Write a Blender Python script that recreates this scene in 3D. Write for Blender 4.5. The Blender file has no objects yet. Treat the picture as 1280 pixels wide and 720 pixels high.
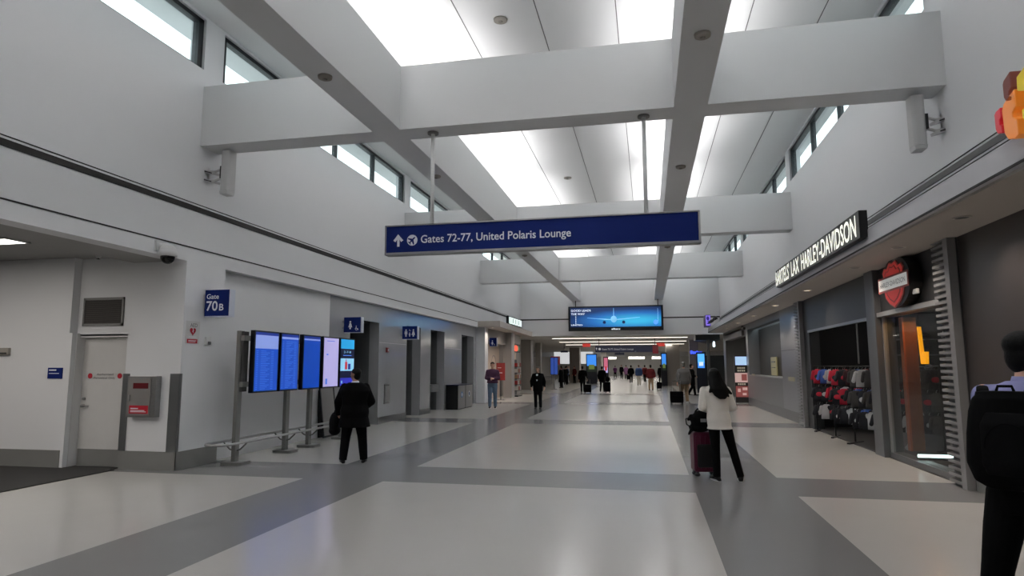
import bpy, math, random
from mathutils import Vector, Matrix, Quaternion
random.seed(7)
SC = bpy.context.scene
COL = SC.collection
PI = math.pi
V = Vector

# ------------------------------------------------------------------ materials
def lin(c):
    return tuple(((x/255)/12.92 if x/255 <= .04045 else (((x/255)+.055)/1.055)**2.4) for x in c)
MATS = {}
EM = .62
def mat(name, rgb, rough=.6, metal=0., emit=0., vary=.04, scale=6., bump=0., spec=.5, coat=0., alpha=1., trans=0., ergb=None):
    if name in MATS: return MATS[name]
    m = bpy.data.materials.new(name); m.use_nodes = True
    nt = m.node_tree; N = nt.nodes; L = nt.links
    b = N['Principled BSDF']
    c = lin(rgb)
    b.inputs['Roughness'].default_value = rough
    b.inputs['Metallic'].default_value = metal
    b.inputs['Specular IOR Level'].default_value = spec
    b.inputs['Coat Weight'].default_value = coat
    b.inputs['Coat Roughness'].default_value = .05
    b.inputs['Transmission Weight'].default_value = trans
    b.inputs['Alpha'].default_value = alpha
    tc = N.new('ShaderNodeTexCoord'); no = N.new('ShaderNodeTexNoise')
    no.inputs['Scale'].default_value = scale; no.inputs['Detail'].default_value = 4
    L.new(tc.outputs['Object'], no.inputs['Vector'])
    mx = N.new('ShaderNodeMix'); mx.data_type = 'RGBA'
    mx.inputs[6].default_value = tuple(max(0, x*(1-vary)) for x in c)+(1,)
    mx.inputs[7].default_value = tuple(min(1, x*(1+vary)) for x in c)+(1,)
    L.new(no.outputs['Fac'], mx.inputs[0]); L.new(mx.outputs[2], b.inputs['Base Color'])
    if bump:
        bp = N.new('ShaderNodeBump'); bp.inputs['Strength'].default_value = bump; bp.inputs['Distance'].default_value = .01
        L.new(no.outputs['Fac'], bp.inputs['Height']); L.new(bp.outputs['Normal'], b.inputs['Normal'])
    emit *= EM
    if emit:
        e = lin(ergb or rgb)
        b.inputs['Emission Color'].default_value = e+(1,)
        b.inputs['Emission Strength'].default_value = emit
    MATS[name] = m
    return m

wall_m = mat('white_wall_paint', (214,215,217), .62, vary=.012, scale=1.5)
beam_m = mat('white_beam_paint', (206,207,208), .65, vary=.012, scale=1.5)
ceil_m = mat('white_ceiling_panel', (228,228,228), .7, vary=.01, scale=2)
soffit_m = mat('soffit_paint', (176,168,160), .6, vary=.02)
fascia_m = mat('canopy_fascia', (178,178,182), .5, vary=.02)
black_m = mat('black_metal', (14,14,15), .45)
frame_m = mat('window_frame_black', (22,26,32), .4)
darkgap_m = mat('dark_reveal', (30,27,26), .7)
base_m = mat('grey_metal_baseboard', (140,140,138), .38, .3, vary=.08, scale=3)
steel_m = mat('brushed_steel', (150,150,150), .32, .8, vary=.1, scale=20)
alu_m = mat('satin_aluminium', (158,158,158), .4, .5)
carpet_m = mat('charcoal_carpet', (44,43,42), .95, vary=.35, scale=90, bump=.3)
laminate_m = mat('grey_gloss_laminate', (160,161,164), .14, .15, vary=.03, scale=2, coat=.3)
lam_dark = mat('grey_gloss_laminate_dark_base', (86,86,86), .3, .2)  # darker grey of the baseboards
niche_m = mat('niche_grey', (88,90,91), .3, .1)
shop_grey = mat('shopfront_grey_metal', (96,97,99), .35, .4, vary=.05, scale=2)
shop_grey2 = mat('shopfront_pale_metal', (130,131,136), .28, .35, vary=.05, scale=2)
shop_dark = mat('shopfront_dark_panel', (44,45,46), .45, .2)
shop_brown = mat('shopfront_brown_panel', (66,60,58), .28, .2, vary=.08, scale=.8)
interior_dk = mat('store_interior_black', (20,20,22), .7)
navy_m = mat('sign_navy', (8,32,104), .6, vary=.02, spec=.2)
white_let = mat('sign_white_vinyl', (225,228,235), .5, vary=.01)
white_pl = mat('white_plastic', (205,205,205), .4)
red_m = mat('sign_red', (176,20,44), .5)
glass_m = mat('clear_glass', (220,235,235), .03, 0, alpha=.08, spec=.5)
glass_shop = mat('shop_glass', (70,74,76), .02, 0, alpha=.22, spec=.8)

def terrazzo(name, rgb, rough):
    m = mat(name, rgb, rough)
    nt = m.node_tree; N = nt.nodes; L = nt.links; b = N['Principled BSDF']
    tc = [n for n in N if n.type == 'TEX_COORD'][0]
    no = [n for n in N if n.type == 'TEX_NOISE'][0]; no.inputs['Scale'].default_value = 140
    mx = [n for n in N if n.type == 'MIX'][0]
    c = lin(rgb)
    mx.inputs[6].default_value = tuple(x*.86 for x in c)+(1,); mx.inputs[7].default_value = tuple(min(1,x*1.14) for x in c)+(1,)
    n2 = N.new('ShaderNodeTexNoise'); n2.inputs['Scale'].default_value = 1.6; n2.inputs['Detail'].default_value = 1
    L.new(tc.outputs['Object'], n2.inputs['Vector'])
    bp = N.new('ShaderNodeBump'); bp.inputs['Strength'].default_value = .12; bp.inputs['Distance'].default_value = .02
    L.new(n2.outputs['Fac'], bp.inputs['Height']); L.new(bp.outputs['Normal'], b.inputs['Normal'])
    b.inputs['Coat Weight'].default_value = .08; b.inputs['Specular IOR Level'].default_value = .42; b.inputs['Coat Roughness'].default_value = .06
    return m
terr_light = terrazzo('terrazzo_pale', (190,187,183), .19)
terr_grey = terrazzo('terrazzo_grey', (126,126,126), .24)

# ------------------------------------------------------------------ mesh builder
class Frame:
    def __init__(s, o, x, y):
        s.o = V(o); s.x = V(x).normalized(); s.y = V(y).normalized(); s.z = s.x.cross(s.y)
    def p(s, u, v, w=0): return s.o + s.x*u + s.y*v + s.z*w
class G:
    def __init__(s): s.v = []; s.f = []; s.m = []; s.mi = 0
    def mat(s, i): s.mi = i; return s
    def poly(s, pts):
        n = len(s.v); s.v += [V(p) for p in pts]; s.f.append(tuple(range(n, n+len(pts)))); s.m.append(s.mi)
    def hexa(s, p):
        n = len(s.v); s.v += [V(q) for q in p]
        for f in ((0,3,2,1),(4,5,6,7),(0,1,5,4),(1,2,6,5),(2,3,7,6),(3,0,4,7)):
            s.f.append(tuple(n+i for i in f)); s.m.append(s.mi)
        return s
    def box(s, x0, x1, y0, y1, z0, z1):
        if x0 > x1: x0, x1 = x1, x0
        if y0 > y1: y0, y1 = y1, y0
        if z0 > z1: z0, z1 = z1, z0
        return s.hexa([(x0,y0,z0),(x1,y0,z0),(x1,y1,z0),(x0,y1,z0),(x0,y0,z1),(x1,y0,z1),(x1,y1,z1),(x0,y1,z1)])
    def fbox(s, F, u0, u1, v0, v1, w0, w1):
        return s.hexa([F.p(u0,v0,w0),F.p(u1,v0,w0),F.p(u1,v1,w0),F.p(u0,v1,w0),F.p(u0,v0,w1),F.p(u1,v0,w1),F.p(u1,v1,w1),F.p(u0,v1,w1)])
    def prism(s, F, pts, w0, w1):
        n = len(s.v); k = len(pts)
        s.v += [F.p(u,v,w0) for u,v in pts] + [F.p(u,v,w1) for u,v in pts]
        s.f.append(tuple(n+i for i in reversed(range(k)))); s.f.append(tuple(n+k+i for i in range(k))); s.m += [s.mi]*2
        for i in range(k):
            j = (i+1) % k; s.f.append((n+i,n+j,n+k+j,n+k+i)); s.m.append(s.mi)
        return s
    def disc(s, F, cu, cv, r, w0, w1, n=20, ry=None):
        ry = ry or r
        return s.prism(F, [(cu+r*math.cos(2*PI*i/n), cv+ry*math.sin(2*PI*i/n)) for i in range(n)], w0, w1)
    def loft(s, secs, n=20):      # secs: (centre, a-vector, b-vector)
        b0 = len(s.v)
        for c, a, b in secs:
            c = V(c); a = V(a); b = V(b)
            s.v += [c + a*math.cos(2*PI*i/n) + b*math.sin(2*PI*i/n) for i in range(n)]
        for k in range(len(secs)-1):
            for i in range(n):
                j = (i+1) % n
                s.f.append((b0+k*n+i, b0+k*n+j, b0+(k+1)*n+j, b0+(k+1)*n+i)); s.m.append(s.mi)
        s.f.append(tuple(b0+i for i in reversed(range(n)))); s.f.append(tuple(b0+(len(secs)-1)*n+i for i in range(n))); s.m += [s.mi]*2
        return s
    def tube(s, pts, r, n=10):
        pts = [V(p) for p in pts]; secs = []
        rr = r if isinstance(r, (list, tuple)) else [r]*len(pts)
        up = V((0,0,1)); ref = None
        for i, p in enumerate(pts):
            d = (pts[min(i+1,len(pts)-1)] - pts[max(i-1,0)]).normalized()
            if ref is None:
                ref = d.cross(up)
                if ref.length < .1: ref = d.cross(V((1,0,0)))
            a = (ref - d*ref.dot(d)).normalized(); ref = a
            secs.append((p, a*rr[i], d.cross(a)*rr[i]))
        return s.loft(secs, n)
    def caps(s, p0, r0, p1, r1, n=14):     # tapered capsule
        p0 = V(p0); p1 = V(p1); d = (p1-p0); L = d.length; d = d.normalized() if L > 1e-6 else V((0,0,1))
        a = d.cross(V((0,0,1)));
        if a.length < .1: a = d.cross(V((1,0,0)))
        a.normalize(); b = d.cross(a); secs = []
        for t in (-1,-.92,-.7,-.38):
            q = math.sqrt(max(1e-4,1-t*t)); secs.append((p0+d*r0*t, a*r0*q, b*r0*q))
        secs.append((p0, a*r0, b*r0)); secs.append((p1, a*r1, b*r1))
        for t in (.38,.7,.92,1):
            q = math.sqrt(max(1e-4,1-t*t)); secs.append((p1+d*r1*t, a*r1*q, b*r1*q))
        return s.loft(secs, n)
    def ell(s, c, rx, ry, rz, M=None, n=18, k=10):
        c = V(c); secs = []
        for i in range(k+1):
            t = -1+2*i/k; t = math.sin(t*PI/2); q = math.sqrt(max(1e-4,1-t*t))
            a = V((rx*q,0,0)); b = V((0,ry*q,0)); d = V((0,0,rz*t))
            if M: a = M@a; b = M@b; d = M@d
            secs.append((c+d, a, b))
        return s.loft(secs, n)
    def rbox(s, x0, x1, y0, y1, z0, z1, r=.02, axis='z', seg=4):   # box with rounded vertical edges
        pts = []
        A = {'z': (x0,x1,y0,y1), 'x': (y0,y1,z0,z1), 'y': (x0,x1,z0,z1)}[axis]
        for cx, cy, a0 in ((A[1]-r,A[3]-r,0),(A[0]+r,A[3]-r,90),(A[0]+r,A[2]+r,180),(A[1]-r,A[2]+r,270)):
            for i in range(seg+1):
                t = math.radians(a0+90*i/seg); pts.append((cx+r*math.cos(t), cy+r*math.sin(t)))
        if axis == 'z': return s.prism(Frame((0,0,0),(1,0,0),(0,1,0)), pts, z0, z1)
        if axis == 'x': return s.prism(Frame((0,0,0),(0,1,0),(0,0,1)), pts, x0, x1)
        return s.prism(Frame((0,0,0),(1,0,0),(0,0,1)), pts, -y1, -y0)
    def build(s, name, mats, parent=None, smooth=False, bevel=0., origin=None):
        if not isinstance(mats, (list, tuple)): mats = [mats]
        root = parent
        while root is not None and root.parent is not None: root = root.parent
        if root is not None and root.type == 'EMPTY':
            off = V(root.location) if root.get('_w', 1) else V((0,0,0))
        elif root is not None: off = V(root.location)
        else:
            if origin is not None: off = V(origin)
            else:
                xs = [p.x for p in s.v]; ys = [p.y for p in s.v]; zs = [p.z for p in s.v]
                off = V(((min(xs)+max(xs))/2, (min(ys)+max(ys))/2, min(zs)))
        me = bpy.data.meshes.new(name)
        me.from_pydata([tuple(p-off) for p in s.v], [], s.f)
        for m in mats: me.materials.append(m)
        me.polygons.foreach_set('material_index', s.m)
        if smooth: me.polygons.foreach_set('use_smooth', [True]*len(me.polygons))
        me.update()
        o = bpy.data.objects.new(name, me); COL.objects.link(o)
        if parent is None: o.location = off
        else: o.parent = parent
        if bevel:
            md = o.modifiers.new('bevel', 'BEVEL'); md.width = bevel; md.segments = 2; md.limit_method = 'ANGLE'
        return o

def tag(o, label, cat, group=None, kind=None):
    o['label'] = label; o['category'] = cat
    if group: o['group'] = group
    if kind: o['kind'] = kind
    return o
def thing(name, label, cat, loc=(0,0,0), rz=0, group=None, local=False):
    o = bpy.data.objects.new(name, None); COL.objects.link(o)
    o.location = loc; o.rotation_euler = (0,0,rz); o.empty_display_size = .1
    tag(o, label, cat, group)
    if local: o['_w'] = 0
    return o
def st(o, label=None, cat=None):
    o['kind'] = 'structure'
    if label: o['label'] = label
    if cat: o['category'] = cat
    return o
_dg = None
def evalmesh(ob):
    dg = bpy.context.evaluated_depsgraph_get(); dg.update()
    return bpy.data.meshes.new_from_object(ob.evaluated_get(dg))
def blob(name, g, voxel, m, parent, smooth=4, flat=False):
    me = bpy.data.meshes.new('tmp'); me.from_pydata([tuple(p) for p in g.v], [], g.f); me.update()
    t = bpy.data.objects.new('tmp', me); COL.objects.link(t)
    r = t.modifiers.new('r', 'REMESH'); r.mode = 'VOXEL'; r.voxel_size = voxel
    if smooth:
        q = t.modifiers.new('s', 'SMOOTH'); q.factor = .5; q.iterations = smooth
    nm = evalmesh(t); bpy.data.objects.remove(t); bpy.data.meshes.remove(me)
    nm.name = name; nm.materials.clear(); nm.materials.append(m)
    nm.polygons.foreach_set('use_smooth', [True]*len(nm.polygons))
    o = bpy.data.objects.new(name, nm); COL.objects.link(o); o.parent = parent
    return o
def text(s, F, h, m, parent, name='lettering', w=None, depth=.004, align='LEFT', off=0., space=1.0):
    cu = bpy.data.curves.new('t', 'FONT'); cu.body = s; cu.size = 1; cu.offset = off; cu.align_x = align
    cu.space_character = space; cu.resolution_u = 3
    t = bpy.data.objects.new('t', cu); COL.objects.link(t)
    me = evalmesh(t); bpy.data.objects.remove(t)
    pts = [v.co.copy() for v in me.vertices]; fs = [tuple(p.vertices) for p in me.polygons]
    bpy.data.meshes.remove(me)
    if not pts: return None
    x0 = min(p.x for p in pts); x1 = max(p.x for p in pts)
    k = h/.72; kx = k if w is None else w/(x1-x0)
    g = G()
    b = x0 if w is not None and align == 'LEFT' else 0
    g.v = [F.p((p.x-b)*kx, p.y*k, depth) for p in pts]; g.f = fs; g.m = [0]*len(fs)
    return g.build(name, m, parent)

# ------------------------------------------------------------------ camera
cd = bpy.data.cameras.new('camera'); cam = bpy.data.objects.new('camera', cd); COL.objects.link(cam)
yaw, pitch, roll, f = -0.20669053, 0.12091218, -0.00250726, 801.875
cy, sy, cp, sp = math.cos(yaw), math.sin(yaw), math.cos(pitch), math.sin(pitch)
fw = V((sy*cp, cy*cp, sp)); r_ = V((cy, -sy, 0)); u_ = r_.cross(fw)
rt = r_*math.cos(roll) + u_*math.sin(roll); up = u_*math.cos(roll) - r_*math.sin(roll)
cam.matrix_world = Matrix(((rt.x,up.x,-fw.x,0),(rt.y,up.y,-fw.y,0),(rt.z,up.z,-fw.z,1.65),(0,0,0,1)))
cd.sensor_width = 36; cd.lens = f/1280*36; cd.clip_start = .05; cd.clip_end = 400
SC.camera = cam

XL, XR = -7.45, 4.08
ZB, ZT, ZC = 5.43, 6.5, 7.78
BY = [9.36+9.52*k for k in range(-2, 3)]       # near faces of the cross beams
BT = .47
YE = 37.95                                      # nave end wall
Y0 = -10.

# ------------------------------------------------------------------ setting: floor
g = G()
xs = [-16, -5.05, -3.79, .57, 1.82, 12]
yb = [Y0]
for c in (.1, 9.65, 19.2, 28.7, 38.2): yb += [c-.7, c+.7]
yb += [115]
for i in range(len(xs)-1):
    for j in range(len(yb)-1):
        stripe = i in (1, 3) or (j % 2 == 1 and j < 10)
        g.mat(1 if stripe else 0).poly([(xs[i],yb[j],0),(xs[i+1],yb[j],0),(xs[i+1],yb[j+1],0),(xs[i],yb[j+1],0)])
g.mat(0); g.box(-16,12,Y0,115,-.3,-.01)
st(g.build('floor', [terr_light, terr_grey], origin=(0,0,0)), 'polished pale terrazzo floor with wide grey bands', 'floor')
g = G(); g.box(-16,-8.44,Y0,9.05,0,.012); g.box(-9.45,-8.56,9.05,9.3,0,.012)
st(g.build('floor', carpet_m), 'charcoal carpet of the gate alcove', 'carpet')

# ------------------------------------------------------------------ setting: ceiling and roof
g = G(); g.box(-8.3, 4.6, Y0, YE+.4, ZC, ZC+.3)
st(g.build('ceiling', ceil_m), 'white flat ceiling high over the hall', 'ceiling')
seam_m = mat('ceiling_seam', (110,110,110), .8)
k = 0
for x in (-6.4, -5.2, -3.08, -1.72, -.37, 1.93, 3.16):
    g = G(); g.box(x-.008, x+.008, Y0+.1, YE-.1, ZC-.006, ZC); k += 1
    st(g.build('trim_%d' % k, seam_m), 'thin dark joint in the white ceiling', 'trim')
g = G()
for y in BY: g.box(XL, XR, y, y+BT, ZB, ZT)
for i, y in enumerate(BY):
    g = G(); g.box(XL, XR, y, y+BT, ZB, ZT)
    st(g.build('ceiling_beam', beam_m), 'white cross beam spanning the hall', 'beam')
for x0, x1 in ((-4.27,-3.8),(.48,.96)):
    for a, b in zip([Y0]+[y+BT for y in BY], BY+[YE]):
        g = G(); g.box(x0, x1, a, b, ZB, ZT)
        st(g.build('ceiling_beam', beam_m), 'long white beam running down the hall', 'beam')

# upper walls with clerestory windows
WZ0, WZ1 = 6.8, 7.72
bays = [(BY[i]+BT+.02, BY[i+1]-.02) for i in range(4)] + [(BY[4]+BT+.02, YE-.05)]
bays[0] = (max(bays[0][0], -9.6), bays[0][1])
win = 0
for side, X, s in (('left', XL, -1), ('right', XR, 1)):
    X2 = X + s*.3
    g = G()
    zlow = 3.4 if side == 'left' else 3.67
    g.box(X, X2, Y0, YE, zlow, WZ0); g.box(X, X2, Y0, YE, WZ1, ZC)
    edges = [Y0] + [e for b in bays for e in b] + [YE]
    for a, b in zip(edges[::2], edges[1::2]):
        if b-a > .01: g.box(X, X2, a, b, WZ0, WZ1)
    st(g.build('wall_%s' % side, wall_m), 'white upper wall on the %s with clerestory windows' % side, 'wall')
    for a, b in bays:
        win += 1
        e = thing('window_%d' % win, 'high black-framed clerestory window, %s wall' % side, 'window', (X+s*.12, (a+b)/2, WZ0)); e['kind'] = 'structure'
        g = G(); w = .055; xa, xb = X+s*.05, X+s*.17
        g.box(xa, xb, a, b, WZ0, WZ0+w*.8); g.box(xa, xb, a, b, WZ1-w*1.4, WZ1)
        n = max(1, round((b-a)/2.25))
        for i in range(n+1):
            y = a + (b-a)*i/n; ww = w*1.3 if 0 < i < n else w*2.2
            y0 = min(max(y-ww/2, a), b-ww); g.box(xa, xb, y0, y0+ww, WZ0, WZ1)
        g.build('window_frame', frame_m, e)
        g = G(); g.box(X+s*.10, X+s*.106, a, b, WZ0, WZ1); g.build('pane', glass_m, e)
# continuous dark reveals on the walls
tn = 20
def trim(x0,x1,y0,y1,z0,z1,m,label):
    global tn; tn += 1
    g = G(); g.box(x0,x1,y0,y1,z0,z1); return st(g.build('trim_%d' % tn, m), label, 'trim')
trim(XL, XL+.012, Y0, YE, 4.27, 4.36, darkgap_m, 'black reveal line along the left wall')
trim(XL, XL+.008, Y0, YE, 4.395, 4.408, darkgap_m, 'thin black line above the left reveal')
trim(XL, XL+.008, Y0, 27.9, 3.63, 3.65, darkgap_m, 'thin black line above the left fascia edge')
trim(XR-.012, XR, Y0, YE, 4.22, 4.31, mat('grey_reveal',(84,84,84),.6), 'grey reveal line along the right wall')
trim(XR-.008, XR, Y0, YE, 4.345, 4.358, darkgap_m, 'thin dark line above the right reveal')
trim(XR-.008, XR, Y0, YE, 4.175, 4.186, darkgap_m, 'thin dark line under the right reveal')
# end wall over the low passage
g = G(); g.box(XL-.3, XR+.3, YE, YE+.4, 3.42, ZC)
st(g.build('wall_end', wall_m), 'white end wall above the low passage', 'wall')
trim(XL, XR, YE-.012, YE, 4.36, 4.43, darkgap_m, 'black reveal line across the end wall')
# wall behind the photographer
g = G(); g.box(-16, 12, Y0-.3, Y0, 0, ZC)
st(g.build('wall_back', wall_m), 'white wall closing the hall behind the camera', 'wall')

# ------------------------------------------------------------------ left gate alcove
g = G()
g.box(-16, -9.51, 9.05, 9.6, 0, 3.5)                  # wall left of the door
g.box(-9.51, -9.45, 9.05, 9.6, 0, 2.22)
g.box(-9.51, -8.5, 9.2, 9.6, 2.17, 3.5); g.box(-9.45,-8.5,9.45,9.6,0,2.17)
g.box(-8.5, XL, 9.2, 10.2, 0, 3.4)                    # box with the cabinet and the gate sign
g.box(-8.6, -7.6, 10.2, 14.45, 0, 3.4)                # wall behind the screens
st(g.build('wall_left', wall_m), 'white wall of the gate alcove and behind the screens', 'wall')
g = G(); g.box(-16.3, -16, Y0, 9.6, 0, 3.8); st(g.build('wall_left', wall_m), 'far white wall of the gate alcove', 'wall')
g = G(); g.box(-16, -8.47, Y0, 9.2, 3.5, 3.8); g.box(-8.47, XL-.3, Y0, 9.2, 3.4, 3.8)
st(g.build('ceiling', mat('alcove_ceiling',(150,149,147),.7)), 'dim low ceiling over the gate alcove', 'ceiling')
lp = mat('ceiling_light_panel', (255,250,240), .5, emit=6)
for x,y in ((-9.68,7.55),(-9.68,2.5),(-12.8,7.55),(-12.8,2.5)):
    e = thing('ceiling_light', 'flat white light panel in the low alcove ceiling' + ('' if (x,y)==(-9.68,7.55) else ', out past the frame'), 'ceiling light', (x,y,3.5), group='alcove ceiling lights')
    g = G(); g.box(x-.68,x+.68,y-.17,y+.17,3.485,3.5); g.build('diffuser', lp, e)
    g = G(); g.box(x-.72,x+.72,y-.2,y-.17,3.48,3.5); g.box(x-.72,x+.72,y+.17,y+.2,3.48,3.5); g.box(x-.72,x-.68,y-.2,y+.2,3.48,3.5); g.box(x+.68,x+.72,y-.2,y+.2,3.48,3.5); g.build('frame', white_pl, e)
# baseboards
def baseb(n, boxes, m=base_m, label='grey metal baseboard'):
    g = G()
    for b in boxes: g.box(*b)
    return st(g.build('baseboard_'+n, m), label, 'baseboard')
baseb('left', [(-16,-9.51,9.035,9.05,0,.29)], label='grey metal baseboard left of the staff door')
baseb('left', [(-8.5,XL+.015,9.185,9.2,0,.29),(XL,XL+.015,9.185,10.2,0,.29)], label='grey metal baseboard wrapping the corner box')
# door
d = thing('door_1', 'white staff door with two red dots and a grey kick plate', 'door', (-9.0,9.3,0)); d['kind'] = 'structure'
g = G(); g.box(-9.44,-8.52,9.3,9.35,.01,2.15); g.build('door_leaf', mat('door_paint',(196,195,193),.45), d)
g = G(); g.box(-9.5,-9.44,9.14,9.4,0,2.2); g.box(-9.5,-8.5,9.2,9.4,2.15,2.2); g.build('door_frame', mat('door_frame_paint',(205,205,205),.5), d)
g = G(); g.box(-9.42,-8.53,9.292,9.3,.02,.29); g.build('kick_plate', base_m, d)
h = G(); h.caps((-9.36,9.29,1.0),.026,(-9.36,9.25,1.0),.024); h.caps((-9.36,9.245,1.0),.012,(-9.22,9.24,1.0),.011)
h.build('door_handle', steel_m, d, smooth=True)
h = G(); h.caps((-9.36,9.295,1.12),.024,(-9.36,9.275,1.12),.022); h.build('lock', steel_m, d, smooth=True)
F = Frame((-9.0,9.3,1.5),(1,0,0),(0,0,1))
for u in (-.28,.31):
    g = G(); g.disc(F, u, 0, .045, .002, .006); g.build('red_dot', red_m, d)
tx = mat('grey_lettering',(70,70,74),.6)
text('Authorized', Frame((-9.15,9.3,1.51),(1,0,0),(0,0,1)), .035, tx, d, w=.33)
text('Personnel Only', Frame((-9.2,9.3,1.45),(1,0,0),(0,0,1)), .035, tx, d, w=.42)
# vent above the door
e = thing('air_vent', 'dark louvred air vent set above the staff door', 'air vent', (-9.0,9.2,2.36))
g = G(); g.box(-9.38,-8.62,9.185,9.2,2.36,2.8); g.build('backing', mat('vent_dark',(48,46,45),.6), e)
g = G()
for i in range(18): g.hexa([(-9.35,9.178,2.385+i*.0225),(-8.65,9.178,2.385+i*.0225),(-8.65,9.186,2.397+i*.0225),(-9.35,9.186,2.397+i*.0225),(-9.35,9.175,2.388+i*.0225),(-8.65,9.175,2.388+i*.0225),(-8.65,9.183,2.400+i*.0225),(-9.35,9.183,2.400+i*.0225)])
g.build('louvre', mat('vent_slat',(88,84,82),.5,.3), e)
g = G(); 
for b in ((-9.4,-8.6,9.17,9.2,2.78,2.82),(-9.4,-8.6,9.17,9.2,2.34,2.38),(-9.4,-9.37,9.17,9.2,2.34,2.82),(-8.63,-8.6,9.17,9.2,2.34,2.82)): g.box(*b)
g.build('frame', mat('vent_frame',(120,119,118),.5), e)
# corner guards
for i,(x0,x1,lb) in enumerate(((-8.52,-8.40,'dark steel corner guard between the staff door and the red-labelled cabinet'),(-7.62,-7.44,'wide steel corner guard right of the red-labelled cabinet'))):
    g = G(); g.box(x0,x1,9.178,9.2,.29,1.54)
    if i: g.box(XL,XL+.012,9.178,9.24,.29,1.54)
    tag(g.build('corner_guard', mat('guard_steel',(140,142,144),.3,.8,vary=.2,scale=1.5), None, bevel=.002), lb, 'corner guard')
# cabinet
e = thing('defibrillator_cabinet', 'steel wall cabinet with a small red window and a red label below', 'cabinet', (-8.06,9.2,.84))
g = G(); g.box(-8.33,-7.79,9.08,9.2,.84,1.5); g.build('body', steel_m, e, bevel=.006)
g = G(); g.box(-8.3,-7.88,9.065,9.08,.87,1.47); g.build('door', mat('cab_door',(150,148,146),.35,.5), e)
g = G(); g.box(-8.2,-7.92,9.058,9.066,1.3,1.39); g.build('window', mat('cab_window',(92,14,24),.3), e)
g = G(); g.box(-8.25,-7.9,9.058,9.066,.9,1.03); lb = g.build('red_label', red_m, e)
g = G(); g.box(-8.22,-8.08,9.053,9.058,.975,.99); g.box(-8.22,-7.93,9.053,9.058,.925,.935); g.box(-8.22,-7.96,9.053,9.058,.945,.955); g.build('print_line', white_let, lb)
g = G(); g.box(-8.28,-8.25,9.05,9.066,1.1,1.2); g.build('latch', alu_m, e)
# small blue wall sign
e = thing('wall_sign', 'small blue sign on the white wall left of the staff door', 'sign', (-9.72,9.05,1.46))
g = G(); g.box(-9.87,-9.58,9.035,9.05,1.46,1.64); g.build('panel', navy_m, e)
g = G(); g.box(-9.84,-9.7,9.03,9.035,1.59,1.61); g.box(-9.84,-9.64,9.03,9.035,1.54,1.55); g.build('print_line', white_let, e)
e = thing('card_reader', 'pale box on the white wall at the left edge of the photo', 'wall box', (-10.8,9.05,1.85))
g = G(); g.box(-10.92,-10.68,8.99,9.05,1.86,1.98); g.build('housing', mat('beige_box',(150,146,138),.5), e, bevel=.006)
g = G(); g.box(-10.9,-10.7,8.985,8.99,1.875,1.9); g.build('slot', shop_dark, e)
# AED sign on the side face
F = Frame((XL,9.3,2.05),(0,1,0),(0,0,1))
e = thing('aed_notice', 'small white AED notice with a red heart and red strip', 'sign', (XL,9.45,2.05))
g = G(); g.fbox(F,-.04,.3,-.02,.36,.001,.006); g.build('panel', mat('notice_white',(200,200,200),.5), e)
text('AED', Frame((XL+.006,9.36,2.31),(0,1,0),(0,0,1)), .065, tx, e, w=.17)
g = G(); hp = []
for i in range(24):
    t = 2*PI*i/24; hp.append((.13+.0045*16*math.sin(t)**3*1., .19+.0045*(13*math.cos(t)-5*math.cos(2*t)-2*math.cos(3*t)-math.cos(4*t))))
g.prism(F, hp, .006, .01); g.build('heart', red_m, e)
g = G(); g.prism(F,[(.125,.235),(.15,.2),(.135,.2),(.14,.16),(.112,.195),(.128,.195)],.01,.013); g.build('bolt_mark', white_let, e)
g = G(); g.fbox(F,.0,.25,-.01,.06,.006,.01); g.build('red_strip', red_m, e)
g = G(); g.fbox(F,.03,.22,.03,.04,.01,.012); g.fbox(F,.03,.2,.01,.018,.01,.012); g.fbox(F,.04,.22,.09,.1,.006,.009); g.build('print_line', white_let, e)
e = thing('intercom', 'tiny white wall box right of the AED notice', 'wall box', (XL,9.8,2.04))
g = G(); g.box(XL,XL+.03,9.74,9.88,2.02,2.16); g.build('housing', white_pl, e, bevel=.005)
g = G(); g.box(XL+.03,XL+.05,9.79,9.85,2.03,2.08); g.build('button', shop_grey, e)

# projecting signs -----------------------------------------------------------
def woman_icon(g, F, u, v, k):
    g.disc(F, u, v+.27*k, .035*k, .0, .004, 12)
    g.prism(F, [(u-.03*k,v+.225*k),(u-.075*k,v+.07*k),(u-.03*k,v+.07*k),(u-.03*k,v),(u+.03*k,v),(u+.03*k,v+.07*k),(u+.075*k,v+.07*k),(u+.03*k,v+.225*k)], 0, .004)
def man_icon(g, F, u, v, k):
    g.disc(F, u, v+.27*k, .035*k, .0, .004, 12)
    g.prism(F, [(u-.055*k,v+.225*k),(u-.06*k,v+.1*k),(u-.035*k,v+.1*k),(u-.03*k,v),(u+.03*k,v),(u+.035*k,v+.1*k),(u+.06*k,v+.1*k),(u+.055*k,v+.225*k)], 0, .004)
def wheelchair_icon(g, F, u, v, k):
    n = 14
    for i in range(n):
        a, b = PI*.65+PI*1.35*i/n, PI*.65+PI*1.35*(i+1)/n
        g.prism(F, [(u+.05*k*math.cos(a),v+.05*k+.05*k*math.sin(a)),(u+.036*k*math.cos(a),v+.05*k+.036*k*math.sin(a)),(u+.036*k*math.cos(b),v+.05*k+.036*k*math.sin(b)),(u+.05*k*math.cos(b),v+.05*k+.05*k*math.sin(b))], 0, .004)
    g.disc(F, u-.01*k, v+.15*k, .014*k, 0, .004, 10)
    g.prism(F, [(u-.018*k,v+.13*k),(u-.018*k,v+.06*k),(u+.04*k,v+.06*k),(u+.06*k,v+.01*k),(u+.075*k,v+.015*k),(u+.052*k,v+.075*k),(u,v+.075*k),(u,v+.13*k)], 0, .004)
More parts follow.
